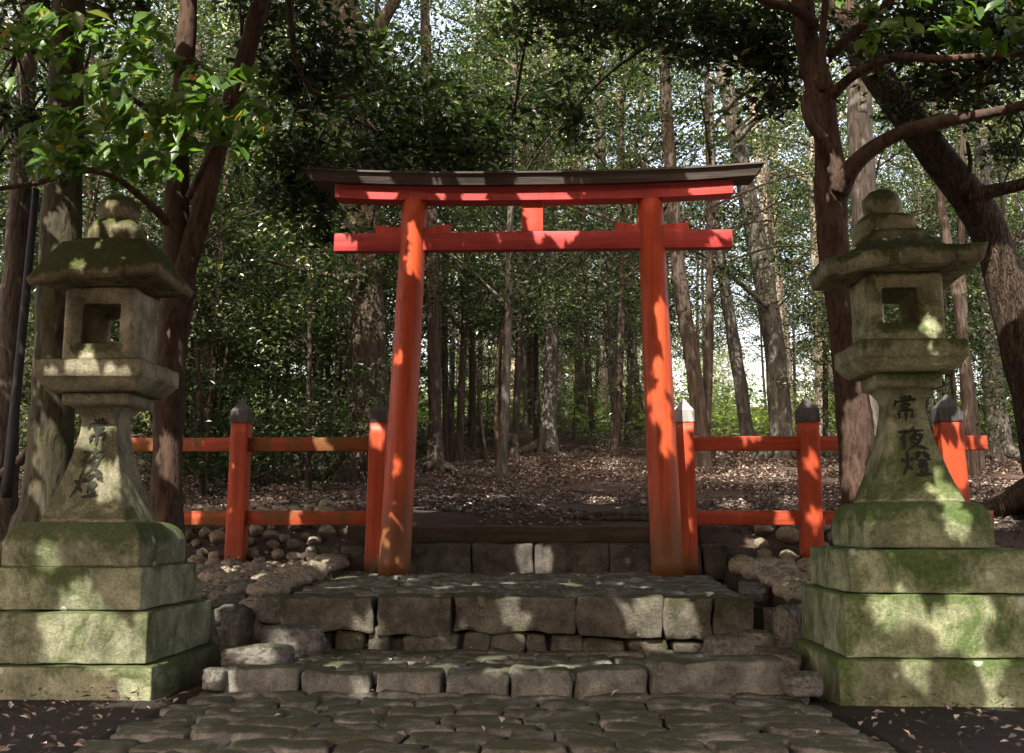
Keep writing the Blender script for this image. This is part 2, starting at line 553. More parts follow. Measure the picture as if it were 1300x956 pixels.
def leaf_arrays(C, L, up=.5, aspect=.42, fold=.16, droop=.25, shape='diamond', face=None, stem=False):
    N = len(C)
    n = rng.normal(size=(N, 3)); n[:, 2] = np.abs(n[:, 2]) + up * 1.6
    if face is not None: n += np.array(face) * 1.2
    n = norm(n)
    d = rng.normal(size=(N, 3)); d[:, 2] -= droop * 1.5
    d = norm(d - n * (d * n).sum(1, keepdims=True))
    s = np.cross(n, d)
    L = np.asarray(L).reshape(-1, 1)
    if shape == 'diamond':
        A = C - d * L * .5; T = C + d * L * .5
        l = C - d * L * .04 + s * L * aspect * .5 + n * L * fold * .5
        r = C - d * L * .04 - s * L * aspect * .5 + n * L * fold * .5
        V = np.stack([A, l, T, r], 1).reshape(-1, 3)
        base = (np.arange(N) * 4)[:, None]
        idx = np.concatenate([base + np.array([0, 2, 1]), base + np.array([0, 3, 2])], 1).reshape(-1)
        return V, idx, 3
    A = C - d * L * .5
    T = C + d * L * .5 - n * L * .10
    mid = C + n * L * .03
    wd = s * L * aspect * .5; up_ = n * L * fold * .5
    l1 = C - d * L * .20 + wd * .86 + up_ + n * L * .02; r1 = C - d * L * .20 - wd * .86 + up_ + n * L * .02
    l2 = C + d * L * .14 + wd * .90 + up_; r2 = C + d * L * .14 - wd * .90 + up_
    l3 = C + d * L * .36 + wd * .36 + up_ * .4 - n * L * .05; r3 = C + d * L * .36 - wd * .36 + up_ * .4 - n * L * .05
    V = np.stack([A, l1, l2, l3, T, r3, r2, r1, mid], 1).reshape(-1, 3)
    base = (np.arange(N) * 9)[:, None]
    tri = [[0, 8, 1], [1, 8, 2], [2, 8, 3], [3, 8, 4], [4, 8, 5], [5, 8, 6], [6, 8, 7], [7, 8, 0]]
    idx = np.concatenate([base + np.array(t) for t in tri], 1).reshape(-1)
    return V, idx, 3

def fast_mesh(name, V, idx, k, mat, smooth=False):
    me = bpy.data.meshes.new(name)
    nv, nl = len(V), len(idx)
    me.vertices.add(nv); me.vertices.foreach_set('co', V.astype(np.float32).ravel())
    me.loops.add(nl); me.loops.foreach_set('vertex_index', idx.astype(np.int32))
    npoly = nl // k
    me.polygons.add(npoly)
    me.polygons.foreach_set('loop_start', (np.arange(npoly) * k).astype(np.int32))
    me.polygons.foreach_set('use_smooth', np.full(npoly, smooth))
    me.update(calc_edges=True)
    me.materials.append(mat)
    return me

def leaves(name, C, L, mat, parent, **kw):
    C = np.asarray(C, dtype=np.float64)
    if parent is not None: C = C - np.array(wloc(parent))
    V, idx, k = leaf_arrays(C, L, **kw)
    o = bpy.data.objects.new(name, fast_mesh(name, V, idx, k, mat, kw.get('shape') == 'leaf'))
    col.objects.link(o)
    if parent is not None: o.parent = parent
    return o

def blob(c, r, n):
    """n points in an ellipsoid, denser outwards"""
    p = norm(rng.normal(size=(n, 3))) * (rng.random((n, 1)) ** .45)
    return np.array(c) + p * np.array(r)

def clumps(c, r, k, n, cr):
    """k leaf clumps spread in an ellipsoid, n leaves each"""
    cc = blob(c, r, k)
    out = []
    for q in cc:
        s = cr * rng.uniform(.55, 1.3)
        g = rng.normal(size=(int(n * rng.uniform(.5, 1.5)), 3)) * np.array([s, s, s * .45])
        out.append(q + g)
    return np.concatenate(out)

def px_clumps(spec, twigs=None):
    last = None
    """(px, py, depth, rx px, ry px, clumps, leaves each, clump size)"""
    out = []
    for px, py, Y, rx, ry, k, n, cr in spec:
        c = np.array(at(px, py, Y))
        r = np.array([rx / F * Y, min(1.0, rx / F * Y), ry / F * Y])
        cc = c + np.clip(rng.normal(size=(k, 3)), -2, 2) * r * .58
        nodes = [c + np.clip(rng.normal(size=3), -1.2, 1.2) * r * .45 for _ in range(max(2, k // 6))]
        for q in cc:
            s = cr * rng.uniform(.5, 1.35)
            out.append(q + rng.normal(size=(int(n * rng.uniform(.3, 1.5)), 3)) * np.array([s * 1.15, s, s * .5]))
            m = min(nodes, key=lambda a: np.sum((a - q) ** 2))
            if twigs is not None:
                a, b = Vector(m), Vector(q)
                mid = a.lerp(b, .5) + Vector((0, 0, .05))
                twigs.add(*tube([(a, .011), (mid, .008), (b, .005), (b + (b - a) * .25 + Vector((0, 0, -.04)), .002)], 5, .05, 4, 1, 3))
        if twigs is not None:
            if last is not None: nodes = [last] + nodes
            last = nodes[-1]
            for a, b in zip(nodes, nodes[1:]):
                twigs.add(*tube([(Vector(a), .016), (Vector(a).lerp(Vector(b), .5) + Vector((0, 0, .06)), .013), (Vector(b), .010)], 6, .05, 4, 2, 4))
    return np.concatenate(out)

# ------------------------------------------------------------------ ground
ZP = at(676, 731, 8.5).z            # paved platform under the gate
YPF = 6.12                           # its front edge
ZPF = at(650, 757, YPF).z
ZL = at(650, 825, YPF).z             # landing below
YLF = 5.2
PROF = [(-40, 0), (5.6, 0), (6.15, .02), (6.5, .36), (8.9, .46), (9.5, .82), (12, 1.12), (17, 1.85), (25, 2.95), (40, 4.6), (80, 8.0), (170, 13)]

def ground_z(x, y, bumps=True):
    for (a, za), (b, zb) in zip(PROF, PROF[1:]):
        if a <= y <= b:
            z = za + (zb - za) * (y - a) / (b - a)
            break
    else:
        z = PROF[-1][1]
    if bumps and y > 6.3:
        amp = min(1, (y - 6.3) / 4)
        z += amp * (.10 * noise.noise(Vector((x * .35, y * .35, 2))) + .03 * noise.noise(Vector((x * 1.3, y * 1.3, 5))))
        if y > 12: z += min(1, (y - 12) / 20) * .7 * noise.noise(Vector((x * .06, y * .06, 9)))
    if -1.66 < x < 1.30 and 5.0 < y < 9.2: z = min(z, -.1)
    return z

def build_ground():
    xs = np.concatenate([np.linspace(-140, -14, 26), np.arange(-13.6, -4, .2), np.arange(-4, 4, .08), np.arange(4, 13.7, .2), np.linspace(14, 140, 26)])
    ys = np.concatenate([np.linspace(-60, -1, 12), np.arange(0, 5, .2), np.arange(5, 11, .08), np.arange(11, 22, .2), np.arange(22.5, 60, 1.0), np.linspace(62, 170, 28)])
    V = [(x, y, ground_z(x, y)) for y in ys for x in xs]
    nx = len(xs)
    Fc = [[j * nx + i, j * nx + i + 1, (j + 1) * nx + i + 1, (j + 1) * nx + i] for j in range(len(ys) - 1) for i in range(nx - 1)]
    o = mk('ground', V, Fc, SOIL)
    props(o, kind='structure')
build_ground()

# ------------------------------------------------------------------ torii
YT = 8.5
def torii():
    base = at(674, 731, YT)
    t = thing('torii_gate', 'vermilion torii gate with dark roofed lintel standing on the paved stone platform', 'torii gate', (base.x, YT, ZP))
    for (bx, tx, seed) in ((500, 527, 1), (848, 825, 2)):
        b, tp = at(bx, 733, YT), at(tx, 255, YT)
        b.z = ZP - .02
        r0, r1 = 20.2 / F * YT, 16.6 / F * YT
        pts = [(b.lerp(tp, k / 24), r0 + (r1 - r0) * k / 24) for k in range(25)]
        V, Fc = tube(pts, 40, .004, 1.2, seed, 1, False)
        mk('pillar', V, Fc, VERM, t)
    # tie beam
    l, r = at(424, 307, YT - .05), at(930, 302, YT - .05)
    zt, zb = at(676, 293.5, YT - .05).z, at(676, 316.5, YT - .05).z
    V, Fc = rbox(((l.x + r.x) / 2, YT, (zt + zb) / 2), (r.x - l.x, .10, zt - zb), .006, .12, .0015, 3, 3)
    mk('tie_beam', V, Fc, BEAM, t)
    # wedges: thin tapering pieces driven above the tie beam
    for x0, x1, up0, up1 in ((477, 514, 285, 288.5), (538, 571, 288, 283.5), (782, 812, 281, 285), (840, 875, 285, 280)):
        a, b = at(x0, 294, YT - .06), at(x1, 294, YT - .06)
        za, zb2 = at(x0, up0, YT - .06).z, at(x1, up1, YT - .06).z
        zl = zt - .002
        y0, y1 = YT - .035, YT + .035
        V = [(a.x, y0, zl), (b.x, y0, zl), (b.x, y0, zb2), (a.x, y0, za), (a.x, y1, zl), (b.x, y1, zl), (b.x, y1, zb2), (a.x, y1, za)]
        Fc = [[0, 1, 2, 3], [5, 4, 7, 6], [4, 0, 3, 7], [1, 5, 6, 2], [3, 2, 6, 7], [4, 5, 1, 0]]
        mk('wedge', V, Fc, STRUT, t, False)
    # central strut
    c, s = boxpx(662, 689.5, 250, 293, YT - .05, .09)
    zt2 = at(676, 253.5, YT - .085).z
    V, Fc = rbox((c[0], YT, (zt + zt2 + .02) / 2), (s[0], .085, zt2 - zt + .02), .005, .08, .001, 3, 4)
    mk('strut', V, Fc, STRUT, t)
    # swept beams: red lintel and dark roof beam
    xl, xr = at(425, 245, YT - .085).x, at(931, 238, YT - .085).x
    xm = (xl + xr) / 2
    def sweep(x0, x1, yf, yb, zb0, zt0, curve, slant, N=40, extra=None):
        R = []
        for i in range(N + 1):
            u = -1 + 2 * i / N
            x = xm + (x1 - x0) / 2 * u + ((x0 + x1) / 2 - xm)
            lift = curve * abs(u) ** 2.6
            sl_ = slant * u
            pts = [(yf, zb0, 0), (yf - (extra or 0), zt0, sl_), (yb + (extra or 0), zt0, sl_), (yb, zb0, 0)]
            ring = []
            for (a, b) in zip(pts, pts[1:] + pts[:1]):
                for k in range(3):
                    q = k / 3
                    ring.append((x + (a[2] + (b[2] - a[2]) * q) * abs(u) ** 6, a[0] + (b[0] - a[0]) * q, a[1] + (b[1] - a[1]) * q + lift))
            R.append(ring)
        return rings_mesh(R)
    zs0, zs1 = at(676, 253.5, YT - .085).z, at(676, 236.5, YT - .085).z
    V, Fc = sweep(xl, xr, YT - .085, YT + .085, zs0, zs1, .038, 0)
    mk('lintel', V, Fc, BEAM, t, False)
    kl, kr = at(396, 232, YT - .13).x, at(960, 226, YT - .13).x
    zk1 = at(676, 220.5, YT - .15).z
    V, Fc = sweep(kl, kr, YT - .13, YT + .13, zs1 + .003, zk1, .055, .055, extra=.03)
    kb = mk('roof_beam', V, Fc, KASAGI, t, False)
    V, Fc = sweep(kl - .062, kr + .062, YT - .172, YT + .172, zk1 + .002, zk1 + .016, .056, .012)
    mk('roof_board', V, Fc, KASAGI, kb, False)
    return t
torii()

# ------------------------------------------------------------------ fences
YF = 8.92
def fence(label, posts, rails, railmat):
    b = at((posts[0][0] + posts[0][1]) / 2, posts[0][3], YF)
    t = thing('post_and_rail_fence', label, 'fence', (b.x, YF, ZP))
    for i, (x0, x1, ytop, ybot, bx0, bx1, pk) in enumerate(posts):
        w_ = (x1 - x0) / F * YF
        top, bot = at((x0 + x1) / 2, ytop, YF - w_ / 2), at((bx0 + bx1) / 2, ybot, YF - w_ / 2)
        hw = w_ / 2
        R = []
        for k in range(13):
            u = k / 12
            p = bot.lerp(top, u)
            h = hw * (1.06 - .06 * u)
            R.append([(p.x + x, YF + y, p.z) for x, y in rrect(h, h, .008, 3)])
        V, Fc = rings_mesh(R)
        po = mk('post', V, Fc, FENCE, t)
        # pointed metal-grey cap
        zt = at((x0 + x1) / 2, pk, YF).z
        hc = hw * 1.08
        zsh = top.z + (zt - top.z) * .48
        R = [[(top.x + x, YF + y, z) for x, y in rrect(h, h, min(.006, h * .4), 3)] for z, h in
             ((top.z - .002, hc), (top.z + .5 * (zsh - top.z), hc), (zsh, hc * .97), (zsh + (zt - zsh) * .5, hc * .5), (zt, .003))]
        V, Fc = rings_mesh(R)
        mk('cap', V, Fc, CAP_SUNLIT if abs(x0 - 858.5) < 1 else CAPM, po, False)
    for (x0, x1, y0, y1) in rails:
        a, b2 = at(x0, (y0 + y1) / 2, YF - .03), at(x1, (y0 + y1) / 2, YF - .03)
        za, zb = at((x0 + x1) / 2, y0, YF - .03).z, at((x0 + x1) / 2, y1, YF - .03).z
        V, Fc = rbox(((a.x + b2.x) / 2, YF, (za + zb) / 2), (b2.x - a.x, .06, za - zb), .005, .12, .002, 3, x0)
        mk('rail', V, Fc, railmat, t)
    return t
fl = fence('orange fence with mossy rails to the left of the gate, passing behind the forked trunk',
           [(469, 490, 535, 734, 462, 484, 508), (293, 315, 536, 724, 283.5, 307, 506), (118, 140, 537, 720, 104, 127, 507)],
           [(100, 472, 555.5, 573), (100, 470, 648.5, 666.5)], RAILL)
fence('red orange fence right of the gate, running behind the tall mossy lantern',
      [(858.5, 881, 535, 733, 864, 885, 506), (1016, 1040, 535, 711, 1022, 1046, 502), (1194, 1221.5, 534, 705, 1210, 1238, 500)],
      [(870, 1254, 553.5, 571.5), (872, 1262, 648, 666.5)], RAILM)
# the splintered foot of the inner post
def splinters():
    mb = MB()
    for x0, w_, h in ((474, 3, 22), (478, 4, 30), (483, 3, 24), (487, 2.5, 16), (470, 3, 13)):
        p = at(x0, 735, YF - .12); p.z = ZP - .01
        hw = w_ / F * YF / 2
        q = at(x0 + 1, 733 - h, YF - .12)
        R = [[(p.x + (q.x - p.x) * u + x * (1 - .85 * u), YF - .105 + y * .5, p.z + (q.z - p.z) * u) for x, y in rrect(hw, hw, .003, 2)] for u in (0, .5, .85, 1)]
        mb.add(*rings_mesh(R))
    post = [c for c in fl.children if c.name.startswith('post')][0]
    mk('rotten_foot', mb.v, mb.f, ROT, post)
splinters()

# ------------------------------------------------------------------ stone steps
def paving(x0a, x1a, x0b, x1b, y0, y1, z0, z1, sw, sd, seed, jit=.02):
    """irregular flagstones in staggered courses between two edges that may splay"""
    r = random.Random(seed)
    mb = MB()
    y = y0
    k = 0
    while y < y1 - .05:
        d = min(sd * r.uniform(.65, 1.3), y1 - y)
        u = (y + d / 2 - y0) / (y1 - y0)
        xa, xb = x0a + (x0b - x0a) * u, x1a + (x1b - x1a) * u
        zz = z0 + (z1 - z0) * u
        x = xa + r.uniform(0, sw * .4) - sw * .2
        while x < xb - .06:
            w_ = min(sw * r.uniform(.5, 1.5), xb - x)
            if w_ > .05:
                V, Fc = rbox((x + w_ / 2, y + d / 2 + r.uniform(-.02, .02), zz - .05 + r.uniform(-jit, jit * .55)), (w_ * .955, d * .96, .10), .020, .05, .009, 7, seed + k, r.uniform(-.10, .10), .20)
                mb.add(V, Fc)
            x += w_
            k += 1
        y += d
    return mb

def steps():
    # platform under the gate
    xl0, xr0 = at(352, 760, YPF).x, at(958, 760, YPF).x
    xl1, xr1 = at(432, 733, 9.0).x, at(903, 733, 9.0).x
    t = thing('stone_platform', 'paved stone platform under the gate, edged with long dark blocks', 'stone platform', ((xl0 + xr0) / 2, YPF, 0))
    mb = paving(xl0 + .05, xr0 - .05, xl1, xr1, YPF + .13, 9.02, ZPF, ZP, .25, .17, 5)
    mk('paving', mb.v, mb.f, FLAG, t)
    V, Fc = rbox((-.22, 7.7, ZPF - .19), (xr0 - xl0 + .15, 2.7, .24), .01, .3, .002, 2, 1)
    mk('bedding', V, Fc, GAP, t)
    for i, (x0, x1, y1) in enumerate(((351, 474, 803), (479, 573, 809), (575, 731, 804), (733, 842, 811), (843.5, 905, 815), (906.5, 959, 807))):
        c, s = boxpx(x0, x1, 757.5, y1, YPF, .17)
        V, Fc = rbox(c, (s[0] * .995, s[1], s[2]), .014, .03, .017, 5, 20 + i, 0, .06)
        mk('edge_block', V, Fc, STEP, t)
    for i, (x0, x1, y0, y1) in enumerate(((352, 400, 797, 832), (399, 421, 803, 830), (422, 464, 799, 830), (465, 494, 795, 832), (510, 584, 806, 832), (586, 622, 801, 831), (622, 668, 799, 832),
                                          (668, 696, 803, 830), (697, 741, 805, 832), (742, 796, 812, 833), (798, 850, 812, 832), (852, 900, 814, 832))):
        c, s = boxpx(x0, x1, y0, y1, YPF + .02, .24)
        V, Fc = rbox(c, (s[0] * .95, s[1], s[2]), .03, .05, .012, 6, 60 + i, 0, .14)
        mk('footing_stone', V, Fc, STEP, t)
    V, Fc = rbox(((xl0 + xr0) / 2, YPF + .24, .14), (xr0 - xl0 - .1, .22, .3), .01, .06, .012, 5, 1)
    mk('core', V, Fc, DARKSTEP, t)
    # lower landing
    xa, xb = at(285, 857, YLF).x, at(990, 857, YLF).x
    t2 = thing('stone_landing', 'low landing of flat grey flagstones in front of the platform', 'stone landing', ((xa + xb) / 2, YLF, 0))
    mb = paving(xa + .05, xb - .5, xa + .25, xb - .12, YLF + .13, YPF + .03, ZL, ZL, .21, .14, 9, .016)
    mk('paving', mb.v, mb.f, FLAG, t2)
    V, Fc = rbox(((xa + xb) / 2, (YLF + YPF) / 2 + .1, .02), (xb - xa - .1, YPF - YLF, .08), .01, .3, .002, 2, 1)
    mk('bedding', V, Fc, GAP, t2)
    for i, (x0, x1, yt) in enumerate(((272, 380, 848), (382, 470, 853), (472, 562, 851), (564, 645, 853), (647, 724, 852), (727, 823, 851), (826, 1000, 840))):
        c, s = boxpx(x0, x1, yt, 886, YLF, .17)
        ht = c[2] + s[2] / 2
        V, Fc = rbox((c[0], c[1] + (.11 if i == 6 else 0), (ht - .03) / 2), (s[0] * random.uniform(.96, .99), s[1] * (2.4 if i == 6 else 1), ht + .03 + random.uniform(-.012, .008)), .022, .04, .014, 4, 90 + i, random.uniform(-.02, .02), .06)
        mk('edge_block', V, Fc, FLAG, t2)
    # riser behind the gate, and its timber sill
    t3 = thing('stone_riser', 'row of dark squared stones forming the step behind the gate posts', 'stone step', (at(650, 731, 9.06).x, 9.06, ZP))
    for i, (x0, x1, y0) in enumerate(((383, 431, 692), (432, 466, 694), (466, 517, 691), (518, 599, 691), (600, 677.5, 690), (678.5, 773, 690), (774, 828, 690), (829, 892, 692), (893, 923, 692))):
        c, s = boxpx(x0, x1, y0, 736, 9.06, .34)
        V, Fc = rbox(c, (s[0] * .985, s[1], s[2]), .022, .05, .010, 4, 120 + i, 0, .05)
        mk('riser_block', V, Fc, DARKSTEP, t3)
    c, s = boxpx(440, 891, 667.5, 690, 9.22, .22)
    V, Fc = rbox(c, s, .015, .08, .006, 3, 77)
    props(mk('timber_sill', V, Fc, TIMBER, None, True, (c[0], 9.22, c[2])), 'long dark timber beam laid along the top of the step behind the gate', 'timber beam')
steps()

# flagged apron in front of the landing
def apron():
    t = thing('stone_apron', 'apron of flat irregular flagstones running forward from the low landing', 'paving', (-.2, 4.6, 0))
    mb = paving(-1.75, 1.25, -1.62, 1.10, 2.6, YLF - .01, .035, .042, .27, .19, 21, .014)
    mk('paving', mb.v, mb.f, FLAG, t)
    V, Fc = rbox((-.25, 3.9, -.035), (2.95, 2.7, .09), .01, .3, .002, 2, 1)
    mk('bedding', V, Fc, GAP, t)
apron()

# path in front
def path():
    mb = MB()
    r = random.Random(4)
    V, Fc = [], []
    nx, ny = 90, 60
    for j in range(ny + 1):
        for i in range(nx + 1):
            x = -4.5 + 9 * i / nx; y = -3 + 8.19 * j / ny
            V.append((x, y, .006 + .006 * (1 + noise.noise(Vector((x * 3, y * 3, 1)))) * .5))
    for j in range(ny):
        for i in range(nx):
            a = j * (nx + 1) + i
            Fc.append([a, a + 1, a + nx + 2, a + nx + 1])
    s = NT('packed_path')
    v = s.coord('Object')
    b = s.noise(v, 12, 8, .7); c = s.noise(v, 70, 5, .7)
    cc = s.ramp(s.noise(v, 1.3, 7), [(.3, (.028, .024, .02)), (.7, (.06, .052, .044))])
    cc = s.mix(.8, cc, s.ramp(c, [(.3, (.4, .4, .4)), (.7, (1.5, 1.45, 1.4))]), 'MULTIPLY')
    cc = s.mix(s.step(s.noise(v, 2.2, 7, .7), .54, .68), cc, (.035, .04, .02))
    m = s.done(cc, .95, s.bump(s.math('ADD', b, c), .9, .05), .15)
    props(mk('path', V, Fc, m), kind='structure')
path()

# ------------------------------------------------------------------ stone lanterns
STROKES = [
    [[(.5, 1), (.5, .84)], [(.30, .97), (.40, .87)], [(.72, .98), (.60, .87)], [(.14, .82), (.08, .62)], [(.14, .80), (.88, .82), (.80, .68)],
     [(.34, .68), (.36, .52)], [(.34, .68), (.66, .69), (.63, .54)], [(.36, .54), (.63, .54)], [(.24, .42), (.24, .12)], [(.24, .42), (.78, .43), (.76, .16), (.68, .20)], [(.5, .5), (.5, 0)]],
    [[(.48, 1), (.55, .9)], [(.08, .83), (.92, .86)], [(.34, .84), (.2, .62), (.04, .46)], [(.22, .62), (.22, .04)], [(.62, .80), (.5, .6), (.36, .46)],
     [(.56, .68), (.84, .69), (.66, .35), (.32, .03)], [(.54, .54), (.64, .42)], [(.48, .44), (.7, .2), (.98, .03)]],
    [[(.08, .74), (.14, .56)], [(.40, .78), (.30, .62)], [(.25, .97), (.24, .5), (.02, .04)], [(.26, .42), (.42, .22)], [(.50, .92), (.66, .90), (.50, .72), (.42, .64)],
     [(.54, .83), (.61, .76)], [(.82, .97), (.72, .87)], [(.94, .84), (.82, .75)], [(.70, .92), (.99, .62)], [(.56, .60), (.84, .61)], [(.58, .50), (.59, .34)],
     [(.58, .50), (.82, .50), (.80, .34)], [(.59, .36), (.80, .36)], [(.60, .27), (.65, .14)], [(.83, .28), (.76, .14)], [(.42, .05), (.99, .08)]],
]

def lantern(label, Ya, lv, mats, seed):
    """lv: photo measurements of the front faces (x0, x1, y) per level"""
    def level(x0, x1, y):
        hw = 0.1
        for _ in range(6):
            a, b = at(x0, y, Ya - hw), at(x1, y, Ya - hw)
            hw = (b.x - a.x) / 2
        return hw, (a.x + b.x) / 2, a.z
    def zof(y, hw): return at(cxpx, y, Ya - hw).z
    cxpx = (lv['box'][0] + lv['box'][1]) / 2
    cs = [level(*lv[k])[1] for k in ('plat', 'neck', 'coltop', 'colbot', 's1')] + [level(lv['box'][0], lv['box'][1], lv['box'][3])[1]]
    cx = sum(cs) / len(cs)
    M_top, M_base, M_roof = mats[:3]
    t = thing('stone_lantern', label, 'stone lantern', (cx, Ya, 0))
    # stepped base
    prev = None
    for i, key in enumerate(('b4', 'b3', 'b2')):
        hwpx, y0, y1 = lv[key]
        hw = hwpx / F * (Ya - .5)
        hw = hwpx / F * (Ya - hw)
        z1 = zof(y0, hw)
        z0 = -.03 if i == 0 else prev + .001
        prev = z1
        dk = lv['deep']
        ysp = Ya - hw + 2 * hw * (.40 + .09 * i)
        yb = Ya - hw + 2 * hw * dk
        mb = MB()
        mb.add(*rbox((cx, (Ya - hw + ysp) / 2, (z0 + z1) / 2), (2 * hw, ysp - Ya + hw - .004, z1 - z0 - .003), .009, .04, .0035, 8, seed + i, 0))
        mb.add(*rbox((cx, (yb + ysp) / 2, (z0 + z1) / 2 - .002), (2 * hw - .008, yb - ysp - .004, z1 - z0 - .004), .009, .06, .0035, 8, seed + i + 5, 0))
        mk('base_step', mb.v, mb.f, M_base, t)
    # moulded plinth
    x0, x1, yb = lv['s1']
    hw, _, zb = level(x0, x1, yb)
    hw2 = level(*lv['s1top'])[0]
    zt = level(*lv['s1top'])[2]
    zm = zb + (zt - zb) * .62
    prof = [(zb + .001, hw * .99), (zb + .012, hw), (zm - .01, hw), (zm, hw * .985)]
    for k in range(1, 9):
        u = k / 8
        prof.append((zm + (zt - zm) * (1 - (1 - u) ** 2.2), hw * .985 + (hw2 - hw * .985) * u ** 1.3))
    V, Fc = square_loft(cx, Ya, prof, .025, .004, seed + 7, 9, .03)
    mk('plinth', V, Fc, M_base, t)
    # waisted shaft
    hb, _, z0 = level(*lv['colbot']); hn, _, zn = level(*lv['neck']); ht, _, zt2 = level(*lv['coltop'])
    zlip = level(lv['coltop'][0], lv['coltop'][1], lv['lip'])[2]
    prof = [(zt - .004, hb)]
    for k in range(1, 25):
        u = k / 24
        prof.append((z0 + (zn - z0) * u, hb + (hn - hb) * (1 - (1 - u) ** 1.45)))
    for k in range(1, 13):
        u = k / 12
        prof.append((zn + (zlip - zn) * u, hn + (ht - hn) * (1 - math.sqrt(max(0, 1 - u * u)) if u < 1 else 1)))
    prof.append((zt2 - .004, ht)); prof.append((zt2, ht * .985))
    V, Fc = square_loft(cx, Ya, prof, .09, .0015, seed + 11, 8, .025)
    sh = mk('shaft', V, Fc, mats[3], t)
    # carved and inked characters
    def front(z):
        for (za, ha), (zb_, hb_) in zip(prof, prof[1:]):
            if za <= z <= zb_:
                return ha + (hb_ - ha) * (z - za) / max(1e-6, zb_ - za)
        return prof[-1][1]
    mb = MB()
    rr = random.Random(seed)
    for g, (x0, x1, y0, y1) in zip(STROKES, lv['chars']):
        hz = .12
        for _ in range(5):
            a, b = at(x0, y0, Ya - hz), at(x1, y1, Ya - hz)
            hz = front((a.z + b.z) / 2)
        zc_t, zc_b = at(x0, y0, Ya - hz).z, at(x0, y1, Ya - hz).z
        for st in g:
            pts = [Vector((a.x + (b.x - a.x) * (u + rr.uniform(-.035, .035) + .05 * (v - .5)), 0, zc_b + (zc_t - zc_b) * (v + rr.uniform(-.03, .03) + .06 * (u - .5)))) for u, v in st]
            dense = []
            for p, q in zip(pts, pts[1:]):
                m = max(3, int((q - p).length / .004))
                dense += [p.lerp(q, k / m) for k in range(m)]
            dense.append(pts[-1])
            n = len(dense)
            L, R = [], []
            wid = (b.x - a.x) * .054
            for i, p in enumerate(dense):
                tdir = dense[min(n - 1, i + 1)] - dense[max(0, i - 1)]
                tdir.normalize()
                sd = Vector((-tdir.z, 0, tdir.x))
                u = i / (n - 1)
                w_ = wid * (.35 + .75 * math.sin(PI * min(1, .12 + u * .95)) ** .6) * max(.40, 1 + .8 * noise.noise(Vector((p.x * 130, seed, p.z * 130))))
                for arr, sg in ((L, 1), (R, -1)):
                    q = p + sd * w_ * sg
                    arr.append((q.x, Ya - front(q.z) - .0075, q.z))
            V = L + R
            Fc = [[i, i + 1, n + i + 1, n + i] for i in range(n - 1)]
            mb.add(V, Fc)
    mk('inscription', mb.v, mb.f, INK, sh)
    # bracket platform
    hw, _, zt3 = level(*lv['plat'])
    zf = at(cxpx, lv['platmid'], Ya - hw).z
    hw0 = hw * lv['platbot']
    prof = [(zt2 + .002, hw0 * .96), (zt2 + .008, hw0)]
    for k in range(1, 7):
        u = k / 6
        prof.append((zt2 + .008 + (zf - zt2 - .012) * u, hw0 + (hw * .97 - hw0) * (u ** .8)))
    prof += [(zf, hw), (zt3 - .008, hw), (zt3, hw * .985), (zt3 + .002, hw * .8)]
    V, Fc = square_loft(cx, Ya, prof, .05, .004, seed + 13, 8, .03)
    mk('bracket_platform', V, Fc, M_top, t)
    # light chamber, open front to back
    hb_, _, zb2 = level(lv['box'][0], lv['box'][1], lv['box'][3])
    hb_ *= lv['boxw']
    zt4 = at(cxpx, lv['box'][2], Ya - hb_).z
    zb2 = zt3 + .002
    zc, hh = (zt4 + zb2) / 2, (zt4 - zb2) / 2
    ox0, ox1, oy0, oy1 = lv['open']
    pa, pb = at(ox0, oy0, Ya - hb_), at(ox1, oy1, Ya - hb_)
    ocx, ocz, ohw, ohh = (pa.x + pb.x) / 2, (pa.z + pb.z) / 2, (pb.x - pa.x) / 2, (pa.z - pb.z) / 2
    def ring(c0, c1, hw_, hh_, r, y, k=0):
        out = []
        for x, z in rrect(hw_, hh_, r, 8):
            d = .004 * fbm((x * 9, y * 9, z * 9), seed + 17, 3)
            out.append((c0 + x * (1 + d / hw_), y + d, c1 + z * (1 + d / hh_)))
        return out
    R = []
    ns = 9
    for k in range(ns + 1):
        y = Ya + hb_ - .012 - (2 * hb_ - .024) * k / ns
        R.append(ring(cx, zc, hb_, hh, .022, y))
    R.append(ring(cx, zc, hb_ - .006, hh - .006, .022, Ya - hb_ + .003))
    R.append(ring(cx, zc, hb_ - .016, hh - .016, .022, Ya - hb_))
    R.append(ring(ocx, ocz, ohw * 1.42, ohh * 1.42, ohw * .42, Ya - hb_))
    R.append(ring(ocx, ocz, ohw * 1.34, ohh * 1.34, ohw * .40, Ya - hb_ + .012))
    R.append(ring(ocx, ocz, ohw * 1.06, ohh * 1.06, ohw * .22, Ya - hb_ + .022))
    R.append(ring(ocx, ocz, ohw, ohh, ohw * .18, Ya - hb_ + .034))
    for k in range(1, 6):
        R.append(ring(cx + (ocx - cx) * (1 - k / 5), ocz, ohw * (1.25 if k < 4 else .80), ohh * (1.2 if k < 4 else .80), ohw * .15, Ya - hb_ + .034 + (2 * hb_ - .04) * k / 5))
    R.append(ring(cx, zc, hb_ - .010, hh - .010, .022, Ya + hb_))
    V, Fc = rings_mesh(R, False, False, True)
    mk('light_chamber', V, Fc, M_top, t)
    # roof with upturned corners
    rx0, rx1, yl, yr = lv['roof']
    hr = .3
    for _ in range(6):
        a, b = at(rx0, yl, Ya - hr), at(rx1, yr, Ya - hr)
        hr = (b.x - a.x) / 2
    rcx = (a.x + b.x) / 2
    rcx = cx + (rcx - cx) * .5
    zl_, zr_ = a.z, b.z
    ztop = at(lv['fin'][0], lv['rooftop'], Ya - .1).z
    zmid = at(cxpx, lv['eavemid'], Ya - hr).z
